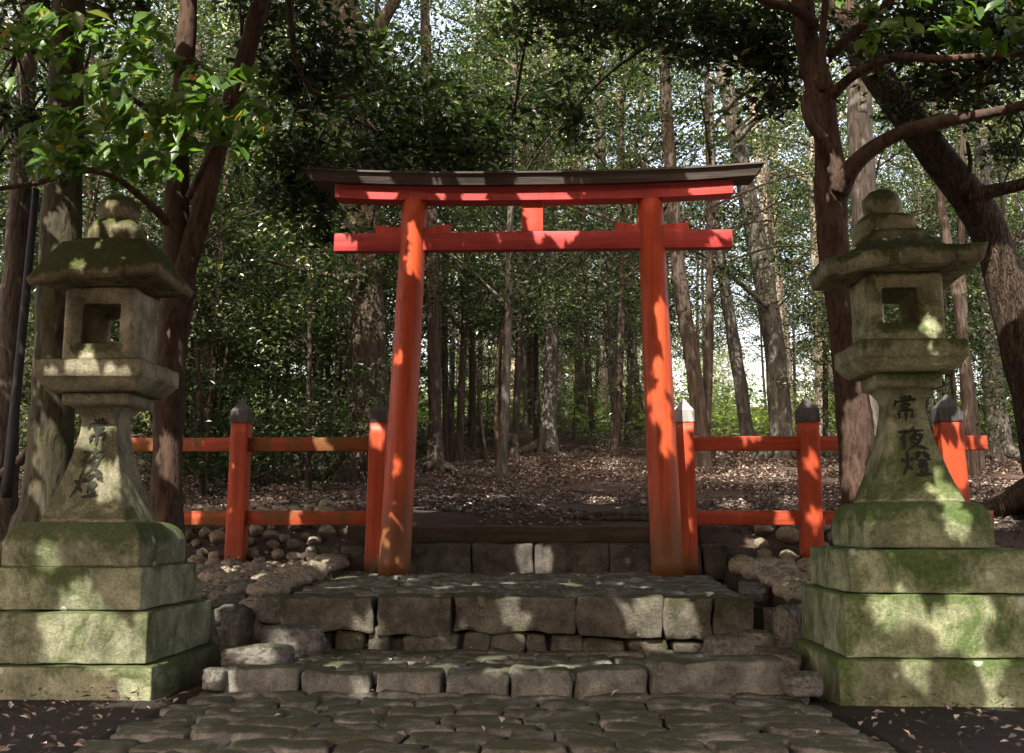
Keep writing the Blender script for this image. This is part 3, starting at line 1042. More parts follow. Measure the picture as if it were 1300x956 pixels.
    th = lv['eavethick'] / F * Ya
    htop = lv['rooftophw'] / F * Ya
    N = 36
    def zsurf(u, v):
        m = max(abs(u), abs(v))
        q = max(0.0, (m - htop / hr) / (1 - htop / hr))
        e = zmid + (ztop - zmid) * (1 - q) ** lv['roofpow']
        cl = (abs(u) * abs(v)) ** 1.7
        lift = (zl_ if u < 0 else zr_) - zmid
        if v > 0: lift = ((zl_ + zr_) / 2 - zmid)
        dome = lv['dome'] * (1 - m * m)
        rnd = lv['roofround'] * (1 - m) * (-(abs(u * v)) * 4) * (ztop - zmid) * .25
        return e + lift * cl * m + dome + rnd
    V, Fc = [], []
    def P(u, v, z, s=1.0):
        d = .005 * fbm((u * 4, v * 4, z * 6), seed + 21, 4)
        return (rcx + u * hr * s + d, Ya - hr * .17 + v * hr * .82 * s + d, z + d * 1.4)
    g = [-1 + 2 * i / N for i in range(N + 1)]
    top = [[len(V) + j * (N + 1) + i for i in range(N + 1)] for j in range(N + 1)]
    for v in g:
        for u in g: V.append(P(u, v, zsurf(u, v)))
    o0 = len(V)
    bot = [[o0 + j * (N + 1) + i for i in range(N + 1)] for j in range(N + 1)]
    for v in g:
        for u in g:
            m = max(abs(u), abs(v))
            cl = (abs(u) * abs(v)) ** 1.7
            lift = ((zl_ if u < 0 else zr_) - zmid) if v <= 0 else ((zl_ + zr_) / 2 - zmid)
            # flat soffit over the chamber, sloping up to the eave
            inn = hb_ / hr
            q = max(0, (m - inn) / (1 - inn))
            zz = zt4 + (zmid - th - zt4) * q + lift * cl * m * .97
            V.append(P(u, v, zz, lv['under']))
    for j in range(N):
        for i in range(N):
            Fc.append([top[j][i], top[j][i + 1], top[j + 1][i + 1], top[j + 1][i]])
            Fc.append([bot[j][i], bot[j + 1][i], bot[j + 1][i + 1], bot[j][i + 1]])
    edge = [(0, i) for i in range(N)] + [(j, N) for j in range(N)] + [(N, N - i) for i in range(N)] + [(N - j, 0) for j in range(N)]
    for (j, i), (j2, i2) in zip(edge, edge[1:] + edge[:1]):
        Fc.append([top[j][i], bot[j][i], bot[j2][i2], top[j2][i2]])
    mk('roof', V, Fc, M_roof, t)
    # finial: square collar and onion jewel
    fpx, fy0, fy1, fw = lv['fin']
    fx = cx + (at(fpx, fy1, Ya).x - cx) * 1.0
    zc1 = at(fpx, fy1, Ya).z; zj = at(fpx, fy0, Ya).z
    hcol = lv['collarw'] / 2 / F * Ya
    rj = fw / 2 / F * Ya
    zc0 = ztop - .02
    prof = [(zc0, hcol * .96), (zc0 + (zc1 - zc0) * .55, hcol), (zc0 + (zc1 - zc0) * .8, hcol * .97), (zc1 - .004, hcol * .72), (zc1, rj * .8)]
    V, Fc = square_loft(fx, Ya, prof, lv['collarround'], .004, seed + 23, 10, .02)
    fo = mk('collar', V, Fc, M_roof, t)
    R = []
    for k in range(17):
        u = k / 16
        z = zc1 - .003 + (zj - zc1) * u
        r_ = rj * (math.sin(PI * (.16 + .80 * u)) ** .55) * (1.0 if u < .8 else 1)
        if u > .9: r_ *= (1 - (u - .9) * 6.0)
        R.append([(fx + r_ * math.cos(2 * PI * j / 32) * (1 + .03 * fbm((math.cos(j), u * 3, 1), seed)), Ya + r_ * math.sin(2 * PI * j / 32), z) for j in range(32)])
    V, Fc = rings_mesh(R)
    mk('finial', V, Fc, M_roof, t)
    return t

lantern('tan and olive stone lantern with drooping mossy roof, before the grey mossy trunk', 5.6, dict(
    b4=(130, 846, 900), b3=(115, 777, 845), b2=(97, 719.5, 776), s1=(5, 181, 720), s1top=(44, 164, 663),
    colbot=(49, 162, 663), neck=(103, 148, 536), coltop=(76, 160, 498), lip=513,
    chars=((110, 140, 531, 566), (102, 133, 568, 604), (93, 128, 600, 632)),
    plat=(38, 176, 455), platmid=477, platbot=.80, box=(78, 167, 363, 453), open=(103, 148, 385, 434),
    boxw=1.0, roof=(37, 207, 353, 333), rooftop=309, rooftophw=52, eavemid=342, deep=1.14, eavethick=9, roofpow=1.0, roofround=.5, under=.95, dome=.004,
    fin=(150, 247, 283, 56), collarw=70, collarround=.7), (LANT_L, LANT_LB, LANT_LR, LANT_L), 100)
lantern('green mossy stone lantern with wide flared roof and pointed finial', 5.6, dict(
    b4=(136, 838, 900), b3=(120, 755, 829), b2=(107, 697, 752), s1=(1104, 1271, 696), s1top=(1112, 1238, 637),
    colbot=(1112, 1228, 637), neck=(1124, 1171, 516), coltop=(1117, 1199, 473), lip=490,
    chars=((1132, 1166, 502, 537), (1138, 1178, 543, 572), (1142, 1184, 572, 605)),
    plat=(1089, 1228, 430), platmid=451, platbot=.80, box=(1107, 1193, 344, 428), open=(1121, 1169, 364, 408),
    boxw=1.10, roof=(1056, 1251, 328, 306), rooftop=295, rooftophw=30, eavemid=312, deep=1.04, eavethick=20, roofpow=2.6, roofround=.25, under=.94, dome=.008,
    fin=(1120, 240, 276, 49), collarw=66, collarround=.25), (LANT_R, LANT_RB, LANT_RR, LANT_R), 200)

# ------------------------------------------------------------------ loose stones
def cobble_mesh(seed, flat=.62, rough=.16, sub=3, boxy=0.0):
    bm = bmesh.new()
    bmesh.ops.create_icosphere(bm, subdivisions=sub, radius=1)
    for v in bm.verts:
        n = v.co.normalized()
        p = n * (1 + rough * 1.6 * fbm(n * 1.3, seed, 3))
        if boxy:
            m = max(abs(n.x), abs(n.y), abs(n.z))
            p = p.lerp(n / m * .82 * (1 + rough * fbm(n * 2.1, seed + 5, 3)), boxy)
        v.co = Vector((p.x, p.y * .82, p.z * flat))
    me = bpy.data.meshes.new('cobble')
    bm.to_mesh(me); bm.free()
    me.polygons.foreach_set('use_smooth', [True] * len(me.polygons))
    me.materials.append(COBBLE)
    return me
COB = [cobble_mesh(i, random.uniform(.62, .88), .13) for i in range(10)]
RK = [cobble_mesh(40 + i, random.uniform(.6, .8), .16, 4, .62) for i in range(6)]
for m in RK:
    m.materials.clear(); m.materials.append(ROCK)

def put(mesh, name, p, s, rz, label, cat, group=None, tilt=(0, 0)):
    o = bpy.data.objects.new(name, mesh)
    col.objects.link(o)
    o.location = p
    o.scale = s if isinstance(s, (tuple, list)) else (s, s, s)
    o.rotation_euler = (tilt[0], tilt[1], rz)
    return props(o, label, cat, group)

def cobbles(region, n, label, group, seed, smin, smax):
    r = random.Random(seed)
    done = []
    tries = 0
    while len(done) < n and tries < 6000:
        tries += 1
        Y = r.uniform(region[2], region[3])
        x = r.uniform(region[0](Y), region[1](Y))
        s = r.uniform(smin, smax) * (1.0 if Y > 7.5 else 1.25)
        if any((x - a) ** 2 + (Y - b) ** 2 < (.95 * (s + c)) ** 2 for a, b, c in done): continue
        done.append((x, Y, s))
        z = ground_z(x, Y) + s * .38
        put(r.choice(COB), 'cobble', (x, Y, z), (s * r.uniform(.85, 1.25), s, s), r.uniform(0, 6.3), label, 'stone', group, (r.uniform(-.3, .3), r.uniform(-.3, .3)))
edgeL = lambda Y: -1.92
edgeR = lambda Y: 1.58
cobbles((lambda Y: -3.3, edgeL, 6.5, 10.0), 240, 'rounded cobble in the bed between the left lantern and the platform', 'cobbles left of the platform', 3, .04, .085)
cobbles((edgeR, lambda Y: 2.75, 6.4, 9.7), 130, 'rounded cobble in the bed between the platform and the right lantern', 'cobbles right of the platform', 5, .055, .115)
# kerb rows of laid stones along both sides of the platform
def kerb(fn, y0, y1, label, group, seed):
    r = random.Random(seed)
    y = y0
    while y < y1:
        s = r.uniform(.06, .095)
        x = fn(y) + r.uniform(-.02, .02)
        put(r.choice(COB), 'kerb_stone', (x, y + s * .7, ground_z(x - .1, y) + .04 + .02 * r.random()), (s * 1.3, s * .95, s * 1.1), r.uniform(-.2, .2), label, 'stone', group)
        y += s * r.uniform(1.75, 2.05)
kerb(lambda Y: -1.76, 6.4, 8.85, 'rounded stone in the row along the left side of the platform', 'row of stones along the platform left side', 6)
kerb(lambda Y: 1.42, 6.4, 8.75, 'rounded stone in the row along the right side of the platform', 'row of stones along the platform right side', 7)
# larger rocks one by one: (px, py centre, depth, half width px, half height px, label, mesh)
for i, (px, py, Y, hw, hh, lab) in enumerate([
    (372, 818, 5.95, 36, 22, 'dark smooth rock lying at the left end of the platform front'),
    (328, 836, 5.65, 40, 16, 'pale sunlit flat rock between the left lantern base and the landing'),
    (294, 797, 6.25, 20, 26, 'upright brown rock set against the left lantern base'),
    (340, 795, 6.4, 16, 18, 'dark upright rock behind the pale flat rock'),
    (288, 764, 6.6, 24, 9, 'flat brown rock on top of the left retaining stones'),
    (352, 774, 6.3, 22, 16, 'small dark rock tucked beside the corner block of the platform'),
    (279, 862, 5.25, 14, 13, 'small pale round rock at the foot of the left lantern'),
    (939, 826, 5.85, 40, 22, 'grey flat topped rock at the right end of the landing'),
    (986, 842, 5.65, 26, 16, 'low grey rock beside the right lantern foot'),
    (975, 790, 6.5, 20, 16, 'dark rock in the gully right of the platform'),
    (1000, 800, 6.2, 16, 30, 'upright mossy rock pressed against the right lantern base'),
    (1018, 868, 5.0, 20, 12, 'small mossy rock at the front corner of the right lantern'),
    (985, 818, 6.2, 18, 12, 'small brown rock low in the gully by the right lantern'),
    (312, 746, 7.0, 26, 9, 'long flat stone in the cobbles below the left fence post'),
    (955, 752, 7.2, 16, 10, 'square brown stone in the right kerb'),
]):
    p = at(px, py, Y)
    put(RK[i % 6], 'rock', p, (hw / F * Y / .82, .16, hh / F * Y / .6), random.uniform(-.25, .25), lab, 'rock', None, (random.uniform(-.1, .1), random.uniform(-.12, .12)))
for i, (px, py, Y, hw, hh, lab) in enumerate([
    (575, 636, 10.8, 10, 4, 'pale greenish flat stone in the leaf litter behind the gate'),
    (690, 640, 10.6, 7, 3, 'small pale stone in the litter straight behind the gate'),
    (985, 634, 10.4, 40, 7, 'broad sunlit stone in the litter behind the right fence'),
    (940, 655, 9.9, 26, 6, 'flat stone just behind the lower rail of the right fence'),
    (1240, 615, 10.5, 26, 5, 'long pale stone in the litter beyond the right lantern'),
    (1265, 655, 9.8, 24, 6, 'brown rock in the litter right of the tall mossy lantern'),
]):
    p = at(px, py, Y); p.z = ground_z(p.x, Y)
    put(RK[(i + 2) % 6], 'rock', p, (hw / F * Y, hw / F * Y * .7, hh / F * Y), random.uniform(-.4, .4), lab, 'rock')

# ------------------------------------------------------------------ trees with a place of their own
def P2(spec, Y, dY=0.0):
    """(px, py, r px) -> (point, radius) at depth Y; dY lets the depth drift along the limb"""
    n = len(spec)
    return [(at(px, py, Y + dY * i / max(1, n - 1)), r / F * Y) for i, (px, py, r) in enumerate(spec)]

def ground_start(pts, flare=1.35):
    p, r = pts[0]
    q = p.copy(); q.z = ground_z(p.x, p.y) - .08
    if q.z < p.z - .02:
        return [(q, r * flare)] + pts
    return [(q, r * flare)] + pts[1:]

def tree(name, label, Y, spec, mat, limbs=(), group=None, n=16, rough=.07, roots=0, cat='tree', freq=2.5, dY=0.0, limbmat=None):
    pts = ground_start(P2(spec, Y, dY))
    base = pts[0][0].copy(); base.z += .08
    t = thing(name, label, cat, base, group)
    seed = int(spec[0][0])
    mb = MB()
    mb.add(*tube(pts, n, rough, freq, seed))
    r0 = pts[0][1]
    for k in range(roots):
        a = 2 * PI * k / roots + seed
        L = r0 * random.uniform(2.2, 3.6)
        pr = []
        for u in (0, .35, .7, 1):
            x = base.x + math.cos(a + .5 * u) * (r0 * .55 + L * u); y = base.y + math.sin(a + .5 * u) * (r0 * .55 + L * u)
            pr.append((Vector((x, y, ground_z(x, y) + (r0 * .75) * (1 - u) ** 2 - .01)), r0 * (.42 * (1 - u) + .07)))
        mb.add(*tube(pr, 10, .1, 4, seed + k, 5))
    mk('trunk', mb.v, mb.f, mat, t)
    for i, (lsp, Yl, dl) in enumerate(limbs):
        mk('branch', *tube(P2(lsp, Yl, dl), 10, rough, 4, seed + i), limbmat or mat, t)
    return t

T1 = tree('tree', 'broad grey mossy trunk standing behind the tan stone lantern', 7.5,
          [(50, 676, 38), (56, 640, 31), (62, 570, 29), (70, 420, 27), (78, 260, 25), (83, 100, 23), (88, -60, 22), (92, -300, 18)], BK_MOSS, roots=5)
T2 = tree('tree', 'reddish smooth trunk forking in two above the left lantern roof', 7.7,
          [(208, 676, 25), (210, 640, 21), (213, 560, 19), (217, 450, 19), (226, 365, 22), (224, 300, 17), (226, 200, 15.5), (234, 80, 13.5), (243, -60, 12), (252, -260, 9)], BK_RED, [
              ([(222, 372, 17), (243, 312, 15.5), (262, 245, 13.5), (282, 165, 13), (308, 85, 13), (340, -40, 12), (372, -220, 9)], 7.66, .1),
              ([(212, 282, 6), (192, 262, 5), (162, 236, 4.2), (135, 220, 4), (100, 217, 3.5), (50, 232, 3), (-5, 240, 2.6)], 7.5, -1.3),
              ([(226, 190, 5), (200, 150, 4), (160, 120, 3), (110, 90, 2.5)], 7.6, -1.2),
              ([(240, 250, 5), (270, 190, 4), (300, 150, 3), (335, 130, 2)], 7.5, -1.0),
              ([(366, -30, 4.5), (370, 40, 4), (380, 88, 3.4), (402, 118, 2.8), (440, 122, 2.2), (480, 105, 1.2)], 8.0, .6)], rough=.05)
T3 = tree('tree', 'smooth reddish brown trunk with crooked side limbs, rising behind the flared roof lantern', 8.4,
          [(1102, 660, 27), (1090, 610, 22.5), (1084, 525, 21.5), (1072, 420, 19), (1059, 319, 18.5), (1055, 235, 21), (1049, 173, 17.5), (1041, 115, 18.5), (1030, 77, 17.5), (1022, 30, 15), (1015, -60, 13.5), (1008, -260, 10)], BK_RED2, [
              ([(1066, 245, 13), (1084, 210, 11), (1125, 178, 9.5), (1180, 158, 8.5), (1250, 145, 7), (1320, 130, 6)], 8.3, -.5),
              ([(1052, 125, 8), (1085, 95, 7), (1135, 73, 6), (1200, 75, 5), (1310, 66, 4.5)], 8.35, -.6),
              ([(1050, 70, 8), (1090, 38, 7), (1125, 5, 6), (1150, -40, 5)], 8.35, -.2),
              ([(1034, 30, 8), (1010, 12, 7), (975, 2, 6), (930, -20, 5)], 8.3, -.4),
              ([(1046, 178, 8), (1030, 158, 7), (1022, 134, 6), (1024, 118, 4)], 8.2, -.05),
              ([(1038, 100, 7), (1046, 110, 6.5), (1044, 60, 5), (1048, 0, 4)], 8.15, -.1)], rough=.06, roots=4)
T4 = tree('tree', 'thick dark furrowed trunk leaning across the upper right corner', 9.9,
          [(1345, 640, 34), (1330, 580, 29), (1312, 500, 26), (1293, 430, 24.5), (1280, 370, 23.5), (1265, 315, 23), (1244, 270, 24), (1180, 184, 21), (1150, 145, 20), (1108, 85, 19.5), (1076, 20, 19), (1050, -50, 18), (1000, -200, 14)], BK_DARK, [
              ([(1228, 252, 12), (1262, 242, 9), (1290, 236, 8), (1330, 225, 7)], 9.8, -.3),
              ([(1225, 240, 4), (1232, 210, 3), (1228, 180, 2)], 9.6, -.1)], n=40, rough=.06, roots=5)
T5 = tree('tree', 'huge brown trunk with spreading roots, half hidden behind the left gate pillar', 13.0,
          [(468, 585, 34), (468, 555, 28), (467, 480, 26), (468, 400, 25), (464, 300, 25), (452, 180, 27), (436, 50, 30), (424, -80, 30), (415, -300, 22)], BK_BROWN,
          [([(448, 110, 12), (480, 40, 9), (520, -30, 7)], 12.9, -.4), ([(470, 350, 5), (430, 352, 3.5), (380, 342, 2.5), (340, 330, 1.5)], 12.8, -1)], n=24, rough=.09, roots=3)
T6 = tree('tree', 'sinuous grey trunk passing behind the right tip of the gate roof beam', 17,
          [(992, 553, 15), (988, 500, 14), (980, 420, 13), (968, 345, 13), (952, 265, 12.5), (938, 190, 11), (922, 110, 10), (908, 40, 9), (900, -60, 8)], BK_GREY,
          [([(918, 108, 6), (890, 92, 4.5), (858, 72, 3), (830, 55, 2)], 16.9, -.3), ([(975, 390, 4), (940, 360, 3), (895, 325, 2.5), (850, 310, 1.5)], 16.8, -.5), ([(935, 180, 4), (965, 150, 3), (1000, 140, 2)], 16.8, -.5)], roots=3)
tree('tree', 'thin pale trunk leaning left beside the sinuous grey trunk', 18, [(948, 554, 9), (940, 490, 8.5), (927, 410, 8), (918, 350, 7), (905, 250, 6), (900, 100, 5)], BK_GREY)
tree('tree', 'pale sunlit trunk close behind the sinuous grey one', 23, [(1002, 548, 7), (997, 450, 7), (985, 340, 6.5), (968, 240, 6), (955, 120, 6), (945, -40, 5)], BK_PALE)
T7 = tree('tree', 'straight grey trunk with a sunlit foot, centred between the gate pillars', 17,
          [(694, 588, 12), (697, 540, 10), (699, 460, 9.5), (699, 380, 9), (697, 280, 7.5), (693, 150, 5.5), (691, 40, 4.5), (690, -60, 4)], BK_GREY, [([(694, 120, 4), (740, 90, 3.4), (790, 30, 3), (850, -20, 2)], 16.8, -1.5), ([(693, 60, 3.5), (650, 40, 3), (600, 32, 2.5), (560, 18, 2)], 16.8, -1), ([(697, 250, 3.5), (740, 265, 3), (790, 285, 2.5), (830, 305, 2)], 16.8, -1)], roots=3)
tree('tree', 'pale trunk just to the right and behind the central grey one', 25, [(712, 549, 8), (709, 470, 7.5), (706, 380, 7), (703, 250, 6), (700, 50, 5)], BK_PALE)
tree('tree', 'slender grey trunk with pale base left of the right pillar', 19,
     [(790, 574, 10), (783, 510, 8.5), (775, 430, 8), (769, 340, 7.5), (764, 250, 7), (760, 110, 6), (756, -40, 5)], BK_GREY, [([(762, 200, 4), (720, 150, 3), (700, 90, 2.5), (690, 30, 2)], 18.8, -1), ([(768, 330, 3.5), (815, 300, 2.8), (860, 240, 2.2), (885, 190, 1.6)], 18.8, -1)], roots=2)
tree('tree', 'thin brown trunk touching the right pillar, behind the slender pale based one', 23, [(809, 550, 8), (802, 460, 7), (796, 380, 6.5), (791, 290, 6), (786, 120, 5)], BK_BROWN)
tree('tree', 'dark straight trunk just inside the left pillar', 14,
     [(553, 608, 10), (552, 540, 8.5), (551, 440, 8.5), (549, 330, 8.5), (545, 200, 8), (540, 40, 7), (538, -60, 6)], BK_BROWN, roots=2)
tree('tree', 'dark curved trunk close outside the right pillar', 15,
     [(890, 552, 10), (884, 500, 10), (876, 440, 10), (866, 380, 10), (858, 310, 9), (850, 200, 8), (842, 60, 7)], BK_BROWN)
tree('tree', 'dark thick trunk left of the central grey one', 22, [(677, 563, 8), (676, 490, 7.5), (674, 400, 7), (671, 280, 6.5), (668, 80, 6)], BK_BROWN)
tree('tree', 'dark thin trunk midway between the central trunk and the right pillar', 24, [(738, 551, 6.5), (735, 460, 6), (731, 350, 5.5), (727, 100, 5)], BK_BROWN)
tree('sapling', 'thin reddish sapling rising from the litter inside the gate', 15, [(632, 586, 4), (630, 520, 3), (632, 455, 2.5), (641, 400, 2), (650, 350, 1.5)], BK_RED, n=8, cat='sapling')
tree('sapling', 'bent twin sapling beside the thin reddish one', 15.5, [(617, 583, 3), (610, 530, 2.5), (606, 480, 2), (600, 430, 1.5)], BK_BROWN, n=8, cat='sapling')
tree('tree', 'thin dark trunk next to the dark straight one by the left pillar', 16, [(567, 598, 5), (566, 530, 4.5), (565, 440, 4), (566, 330, 4), (570, 150, 3)], BK_BROWN, n=10)
tree('tree', 'grey trunk seen between the reddish limbs and the flared roof', 13.5,
     [(1112, 560, 20), (1106, 440, 18), (1099, 300, 17), (1094, 200, 16.5), (1090, 100, 15), (1086, -60, 13)], BK_GREY)
tree('tree', 'grey trunk with sunlit foot beyond the leaning dark trunk', 16, [(1266, 548, 15), (1261, 500, 12), (1256, 410, 11), (1250, 300, 10.5), (1246, 150, 9), (1240, -40, 8)], BK_GREY, roots=3)
tree('tree', 'thin dark curved trunk between the right lantern and the leaning trunk', 14, [(1230, 552, 8), (1226, 480, 7), (1218, 400, 6.5), (1203, 310, 6), (1190, 220, 5), (1184, 80, 4)], BK_BROWN, n=10)
tree('tree', 'second thin dark trunk right beside the curved one', 14.5, [(1240, 552, 6), (1228, 460, 5), (1222, 370, 5), (1221, 260, 4.5), (1226, 100, 4)], BK_BROWN, n=10)
tree('tree', 'dark trunk at the very left edge, behind the leaning pole', 9.2, [(0, 640, 22), (6, 520, 17), (14, 400, 16), (24, 270, 15), (32, 120, 13), (40, -60, 12)], BK_BROWN)
tree('tree', 'grey trunk in the shade between the forked trunk and the left fence post', 14, [(268, 590, 10), (266, 500, 9), (262, 400, 8.5), (255, 250, 8), (250, 60, 7)], BK_BROWN)
tree('tree', 'thin trunk pair member above the left fence, paler side lit', 17, [(302, 570, 5), (300, 480, 4.5), (305, 380, 4), (310, 200, 3.5)], BK_GREY, n=10)
tree('tree', 'leaning thin trunk behind the left fence near the huge brown trunk', 15.5, [(398, 560, 6), (402, 480, 5.5), (410, 390, 5), (424, 260, 4)], BK_BROWN, n=10)

# leaning pole and fallen wood
a, b = at(8, 632, 8.6), at(46, 240, 8.6)
props(mk('pole', *tube([(a.lerp(b, k / 10), (7.0 - .25 * k) / F * 8.6) for k in range(11)], 12, .02, 3, 5, 1, False), POLE, None, True, a), 'thin straight dark pole leaning beside the grey mossy trunk', 'pole')
a = P2([(-10, 612, 7), (30, 580, 7), (62, 545, 6), (95, 500, 5)], 8.9)
props(mk('fallen_branch', *tube(a, 10, .08, 4, 8), BK_BROWN, None, True, a[0][0]), 'dark slanting dead branch propped behind the grey mossy trunk', 'branch')
def lying(px0, px1, py0, py1, Y, r, lab, mat=BK_BROWN):
    A, B = at(px0, py0, Y), at(px1, py1, Y)
    pts = []
    for k in range(6):
        p = A.lerp(B, k / 5)
        p.z = ground_z(p.x, p.y) + r * .8 + .02 * noise.noise(p * 4)
        p.y += .08 * noise.noise(p * 3)
        pts.append((p, r * (1 - .08 * k)))
    props(mk('fallen_branch', *tube(pts, 10, .1, 5, int(px0)), mat, None, True, pts[0][0]), lab, 'branch')
lying(245, 292, 696, 700, 9.3, .05, 'rotting log on the ground left of the outer left fence post')
lying(320, 368, 630, 618, 10.6, .022, 'pale fallen stick in the litter seen through the left fence', BK_PALE)
lying(585, 640, 607, 604, 13.5, .05, 'mossy fallen limb in the litter near the dark straight trunk')
lying(545, 600, 622, 612, 12.5, .02, 'thin fallen stick on the litter inside the left pillar', BK_GREY)
lying(900, 1000, 600, 596, 12.5, .035, 'fallen limb behind the upper rail of the right fence')
# surface roots behind the timber
mb = MB()
for k, (sp) in enumerate([[(708, 662, 4), (730, 657, 6), (752, 659, 5), (775, 663, 4)], [(745, 664, 4), (772, 658, 6), (800, 657, 5), (832, 660, 5)], [(775, 667, 4), (785, 660, 4), (810, 664, 4), (835, 666, 3)], [(715, 660, 3), (760, 654, 5), (815, 653, 5), (850, 655, 4)]]):
    mb.add(*tube(P2(sp, 9.62, 0), 10, .12, 6, k))
o = at(770, 662, 9.62)
props(mk('tree_roots', mb.v, mb.f, BK_MOSS, None, True, o), 'tangle of mossy surface roots lying behind the timber beam', 'roots')

# ------------------------------------------------------------------ foliage
# sun patches seen in the photograph: gaps in the canopy along the ray to the sun (px, py, depth, radius m)
GAPS = [
    (95, 75, 6.3, .16), (120, 60, 6.3, .12), (205, 130, 6.3, .10), (120, 150, 6.3, .14), (275, 165, 6.3, .12), (230, 190, 6.3, .10), (320, 190, 6.3, .1), (190, 190, 6.2, .12), (60, 215, 6.3, .12), (300, 120, 6.3, .09), (1180, 30, 7, .14), (1260, 20, 7, .12),
    (28, 655, 5.1, .05), (62, 700, 5.0, .10), (45, 745, 5.0, .10), (92, 748, 5.0, .11), (118, 770, 5.0, .08), (145, 800, 4.95, .08), (150, 830, 4.95, .05), (170, 860, 4.9, .07), (120, 865, 4.9, .06), (150, 735, 5.0, .05),
    (128, 592, 5.4, .075), (112, 575, 5.4, .05), (100, 448, 5.3, .06), (88, 420, 5.3, .05), (132, 465, 5.25, .06), (60, 466, 5.25, .045), (122, 300, 5.5, .035), (150, 300, 5.5, .03), (140, 262, 5.5, .02), (110, 512, 5.4, .03), (100, 345, 5.3, .03),
    (833, 770, 6.1, .10), (852, 775, 6.1, .12), (840, 795, 6.1, .10), (803, 785, 6.1, .045), (868, 788, 6.1, .07), (640, 850, 5.3, .08), (690, 848, 5.3, .05), (560, 850, 5.4, .05), (430, 842, 5.5, .05), (505, 838, 5.6, .06), (620, 836, 5.7, .06), (720, 842, 5.5, .06), (765, 838, 5.7, .05), (560, 748, 7, .06), (640, 742, 7.5, .06), (725, 746, 7.2, .07), (785, 741, 7.6, .06), (430, 748, 6.9, .05), (470, 790, 6.1, .05), (650, 775, 6.1, .05), (455, 866, 5.15, .05),
    (668, 700, 9.0, .10), (684, 698, 9.0, .08), (600, 745, 7.2, .05), (530, 740, 7.8, .07), (470, 738, 7.6, .05), (815, 750, 6.9, .06), (905, 753, 6.6, .05),
    (845, 470, 8.4, .08), (838, 520, 8.4, .09), (850, 440, 8.4, .05), (850, 560, 8.4, .05),
    (526, 302, 8.4, .06), (532, 320, 8.4, .04), (524, 336, 8.4, .05), (505, 455, 8.4, .03), (505, 600, 8.4, .03), (500, 660, 8.4, .05), (480, 720, 8.6, .06),
    (690, 226, 8.4, .09), (672, 243, 8.4, .09), (955, 215, 8.4, .14), (925, 235, 8.4, .07), (905, 308, 8.4, .06), (680, 285, 8.4, .05), (800, 258, 8.4, .03), (560, 250, 8.4, .03),
    (868, 522, 8.9, .10), (873, 545, 8.9, .06), (1208, 560, 8.85, .10), (1215, 600, 8.85, .10), (1218, 570, 8.9, .07), (1240, 560, 8.9, .08), (1032, 600, 8.9, .05), (1036, 670, 8.9, .05), (1027, 515, 8.9, .04),
    (410, 571, 8.9, .06), (480, 563, 8.9, .05), (375, 655, 8.9, .10), (405, 658, 8.9, .06), (240, 655, 8.9, .08), (302, 600, 8.9, .04), (303, 655, 8.9, .05), (300, 530, 8.9, .03),
    (1090, 550, 8.3, .12), (1085, 600, 8.3, .10), (1096, 620, 8.3, .10), (1098, 500, 8.3, .06), (1060, 210, 8.3, .06), (1066, 250, 8.3, .05),
    (50, 540, 7.2, .13), (45, 590, 7.2, .10), (65, 600, 7.2, .06), (215, 420, 7.6, .05), (232, 440, 7.6, .04), (207, 590, 7.6, .04), (228, 250, 7.6, .04),
    (1190, 590, 5.35, .035), (1205, 610, 5.3, .05), (1215, 632, 5.2, .05), (1230, 720, 5.0, .07), (1250, 780, 4.95, .07), (1200, 745, 5.0, .05), (1160, 790, 4.95, .05), (1120, 720, 5.0, .05), (1180, 370, 5.3, .03), (1190, 480, 5.4, .035), (1150, 700, 5.0, .06), (1270, 840, 4.9, .06),
    (330, 838, 5.6, .09), (355, 818, 5.8, .05), (280, 855, 5.2, .06), (350, 700, 8.3, .06), (395, 736, 7.6, .06), (410, 728, 8.0, .06), (360, 744, 7.0, .05), (330, 740, 7.3, .05), (268, 705, 8.6, .06), (385, 695, 9.0, .07),
    (970, 672, 9.6, .14), (990, 640, 10.3, .28), (960, 636, 10.3, .20), (930, 625, 10.8, .16), (1010, 620, 11, .2), (640, 640, 11, .15), (600, 650, 10.4, .12), (700, 650, 10.3, .10), (560, 630, 11, .15), (760, 630, 11.2, .18), (790, 650, 10.2, .12), (540, 655, 10, .12),
    (330, 620, 10.8, .15), (440, 640, 10.4, .15), (270, 640, 10.2, .15), (380, 625, 10.8, .12), (1250, 640, 10.2, .2), (1280, 600, 11, .2), (1240, 600, 11, .12), (955, 690, 9.2, .07), (1000, 690, 9.0, .07),
]
def carve(C, extra):
    keep = np.ones(len(C), bool)
    s = np.array(SUN)
    for px, py, Y, r in GAPS:
        p = np.array(at(px, py, Y))
        d = C - p
        tt = d @ s
        dist = np.linalg.norm(d - tt[:, None] * s, axis=1)
        keep &= ~((dist < r + extra) & (tt > 0))
    return keep

def canopy(n, x0, x1, y0, y1, zlo, zhi, smin, smax, holes):
    """leaves of a crown overhead, clear of the camera's view, with the sun gaps"""
    C = np.stack([rng.uniform(x0, x1, n), rng.uniform(y0, y1, n), rng.uniform(0, 1, n)], 1)
    lo = np.maximum(zlo, CAM.z + C[:, 1] * .56 + .5)
    C[:, 2] = lo + C[:, 2] * np.maximum(.8, zhi - lo)
    f = np.array([noise.noise(Vector((c[0] * .8, c[1] * .8, c[2] * .5))) for c in C])
    C = C[f > holes]
    L = rng.uniform(smin, smax, len(C))
    k = carve(C, .03)
    return C[k], L[k]

